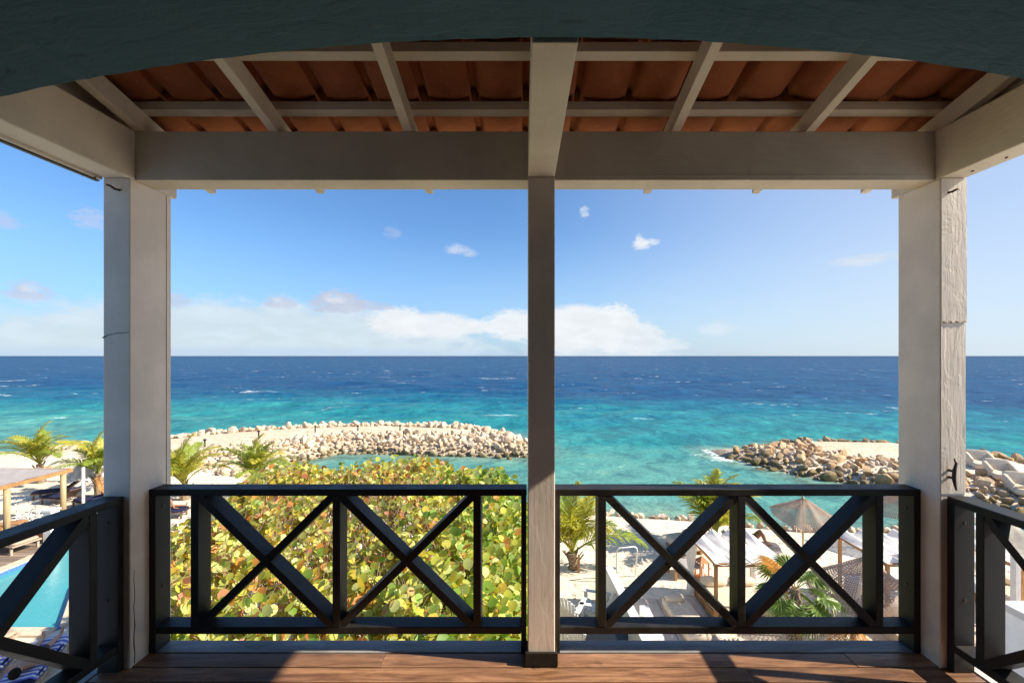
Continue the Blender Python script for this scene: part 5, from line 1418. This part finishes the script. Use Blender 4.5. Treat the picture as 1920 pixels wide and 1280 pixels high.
# ================================================================== PEOPLE
def person(label, loc, rz, J, skin, suit=None, hair=M_hair, group=None, hair_len=.0):
    """J: joint positions; one continuous skinned body with five-fingered hands"""
    t = thing('person', label, 'person', loc, rz, group)
    V, E, Rd = [], [], []
    def v(p, r): V.append(tuple(p)); Rd.append(r); return len(V)-1
    def chain(start, pts):
        a = start
        for p, r in pts: b = v(p, r); E.append((a, b)); a = b
        return a
    g = {k: Vector(p) for k, p in J.items()}
    root = v(g['pelvis'], .135)
    w = chain(root, [(g['pelvis'].lerp(g['chest'], .5), .118)]); c = chain(w, [(g['chest'], .140)])
    nk = chain(c, [(g['chest'].lerp(g['neck'], .7), .085), (g['neck'], .052)])
    hd = g['head']-g['neck']; chain(nk, [(g['neck']+hd*.45, .078), (g['neck']+hd*.95, .098), (g['neck']+hd*1.5, .088), (g['neck']+hd*1.75, .05)])
    for s in 'lr':
        hip, kn, an, toe = g['hip_'+s], g['knee_'+s], g['ankle_'+s], g['toe_'+s]
        chain(root, [(hip, .092), (hip.lerp(kn, .4), .080), (kn, .056), (kn.lerp(an, .3), .056), (an, .034), (an.lerp(toe, .5), .036), (toe, .022)])
        sh, eb, wr = g['shoulder_'+s], g['elbow_'+s], g['wrist_'+s]
        e = chain(c, [(sh, .058), (sh.lerp(eb, .4), .046), (eb, .036), (eb.lerp(wr, .35), .037), (wr, .024)])
        d = (wr-eb).normalized(); side = d.cross(Vector((0, 0, 1)))
        side = side.normalized() if side.length > .1 else Vector((1, 0, 0))
        pm = chain(e, [(wr+d*.045, .032)])
        for k, (o, ln) in enumerate(((-.03, .075), (-.01, .088), (.01, .083), (.03, .066))):
            kn0 = wr+d*.085+side*o; chain(pm, [(kn0, .0095), (kn0+d*ln*.55+Vector((0, 0, -.006)), .0085), (kn0+d*ln+Vector((0, 0, -.018)), .007)])
        chain(pm, [(wr+d*.05+side*.045, .010), (wr+d*.085+side*.062, .009)])
    me = bpy.data.meshes.new('body'); me.from_pydata(V, E, []); me.materials.append(skin)
    o = link('body', me, t); sk = o.modifiers.new('skin', 'SKIN'); sk.use_smooth_shade = True
    for i, r in enumerate(Rd): me.skin_vertices[0].data[i].radius = (r, r); me.skin_vertices[0].data[i].use_root = (i == 0)
    ss = o.modifiers.new('sub', 'SUBSURF'); ss.levels = 1; ss.render_levels = 1
    # hair: a cap on the crown
    hc = g['neck']+hd*1.25; up = hd.normalized()
    m = MB(); m.pillow(0, 0, 0, .20, .235, .21, n=7, pw=2.1); ho = m.build('hair', hair, t, smooth=True)
    f = Vector(J.get('face', (0, 0, 1))).normalized(); ho.location = hc + up*.035 - f*.03; ho.rotation_euler = up.to_track_quat('Z', 'Y').to_euler()
    # nose, ears
    sd_ = up.cross(f).normalized()
    m = MB(); q = g['neck']+hd*1.05+f*.095; m.tube([q+up*.03, q+f*.022-up*.008, q-up*.02], [.008, .014, .008], 6); m.build('nose', skin, t, smooth=True)
    for s in (-1, 1):
        q = g['neck']+hd*1.08+sd_*s*.092; m = MB(); m.pillow(q.x, q.y, q.z, .025, .045, .06, n=5, pw=2.2); m.build('ear', skin, t, smooth=True)
    if suit:
        m = MB(); a, b = g['pelvis'].lerp(g['chest'], .22), g['pelvis']
        dn = (b-a).normalized(); m.tube([a, b, b+dn*.07], [.128, .152, .135], 14)
        for s in 'lr': m.tube([g['hip_'+s]-(g['knee_'+s]-g['hip_'+s])*.12, g['hip_'+s].lerp(g['knee_'+s], .2), g['hip_'+s].lerp(g['knee_'+s], .42)], [.098, .104, .098], 12)
        m.build('swim_shorts', suit, t, smooth=True)
    return t
def lying(h, back=0.0, knees=False, arms='side', dz=0.0):
    """on the back along +y, feet at the origin end; h = height of the cushion"""
    z = h+.12; cb, sb = math.cos(back), math.sin(back); P = Vector((0, 1.0, z))
    def up(l, x=0, dz_=0): return (x, P.y+l*cb, P.z+l*sb+dz_)
    J = dict(pelvis=tuple(P), chest=up(.40), neck=up(.58, 0, .01), head=up(.70, 0, .035), face=(0, -sb*.6, 1))
    for s, k in (('l', -1), ('r', 1)):
        J['hip_'+s] = (k*.095, P.y-.03, P.z)
        if knees and (knees is True or s in knees):
            J['knee_'+s] = (k*.13, P.y-.36, P.z+.36); J['ankle_'+s] = (k*.12, P.y-.52, h+.06); J['toe_'+s] = (k*.14, P.y-.70, h+.035)
        else:
            J['knee_'+s] = (k*.13, P.y-.47, P.z-.03); J['ankle_'+s] = (k*.15, P.y-.88, P.z-.07); J['toe_'+s] = (k*.19, P.y-.93, P.z+.09)
        J['shoulder_'+s] = up(.46, k*.185)
        if arms == 'side': J['elbow_'+s] = up(.18, k*.27, -.03); J['wrist_'+s] = up(-.06, k*.23, -.02)
        elif arms == 'up': J['elbow_'+s] = up(.66, k*.30, .0); J['wrist_'+s] = up(.80, k*.10, -.03)
        else: J['elbow_'+s] = up(.22, k*.28, .0); J['wrist_'+s] = up(.14, k*.05, .14)
    return J
person('tanned sunbather with knees drawn up on the grey lounger behind the dry orange fan leaf', (LB.x, LB.y, gz1(LB.x, LB.y)), 1.35, lying(.42, .5, True, 'belly'), M_skin_b, M_trunks)
person('sunbather in dark shorts on the navy lounger beyond the left end of the front railing', lv1, 1.9, lying(.42, .5, 'l', 'side'), M_skin_b, M_trunks)
# two at the pool's near end, on blue and white towels
RZ = -2.66
for i, (px, py, lab, tl, kn, ar, sk) in enumerate(((103, 1194, 'pale dark haired sunbather in navy swimwear on a striped towel beside the pool coping', 'blue and white striped towel under the dark haired sunbather at the pool', False, 'side', M_skin),
                                         (8, 1212, 'sunbather in navy swimwear on a striped towel at the bottom left picture corner', 'blue and white striped towel at the bottom left picture edge', 'r', 'belly', M_skin))):
    q = at(px, py, 1.3); L0 = (q.x, q.y, gz1(q.x, q.y))
    lounger(('navy lounger beside the pool coping under a striped towel and a sunbather', 'navy lounger at the bottom left corner under a striped towel')[i], L0, RZ, M_navy, M_tan, 'loungers with striped towels by the pool', .06, w=.72)
    tw = thing('striped_towel', tl, 'towel', L0, RZ, 'striped towels by the pool')
    V = []; nx, ny = 8, 26
    for b_ in (0, .016):
        for j in range(ny+1):
            for ii in range(nx+1):
                y = .06+1.78*j/ny; x = (-.36+.72*ii/nx); ed = max(0, abs(x)-.30)
                V.append((x*(1+.03*math.sin(7*y)), y, .428+b_ + .008*math.sin(9*y+5*x) - ed*1.1 + max(0, y-1.26)*.062))
    n1 = (nx+1)*(ny+1); Fc = []
    for j in range(ny):
        for ii in range(nx):
            a = j*(nx+1)+ii; Fc += [(n1+a, n1+a+1, n1+a+nx+2, n1+a+nx+1), (a, a+nx+1, a+nx+2, a+1)]
    m = MB(); m.add(V, Fc); m.build('towel', M_stripe, tw, smooth=True)
    person(lab, L0, RZ, lying(.445, .05, kn, ar), sk, M_trunks, group='sunbathers by the pool')
# pebbles and bits of weed strewn over the sand
rp = random.Random(77); V, Fc = [], []
for k in range(1500):
    px, py = rp.uniform(1040, 1720), rp.uniform(975, 1230)
    q = at(px, py, GZ)
    if q.y < 9.5: continue
    s = rp.uniform(.012, .045)*(1 if rp.random() < .9 else 1.8); z = gz1(q.x, q.y); b = len(V)
    a0 = rp.uniform(0, 6.3)
    V += [(q.x+s*math.cos(a0+i*1.571)*rp.uniform(.6, 1.3), q.y+s*math.sin(a0+i*1.571)*rp.uniform(.6, 1.3), z-.005) for i in range(4)] + [(q.x, q.y, z+s*rp.uniform(.4, .8))]
    Fc += [(b+i, b+(i+1) % 4, b+4) for i in range(4)]
o = link('pebbles', numesh('pebbles', V, Fc, [M_rock])); tag(o, kind='stuff')
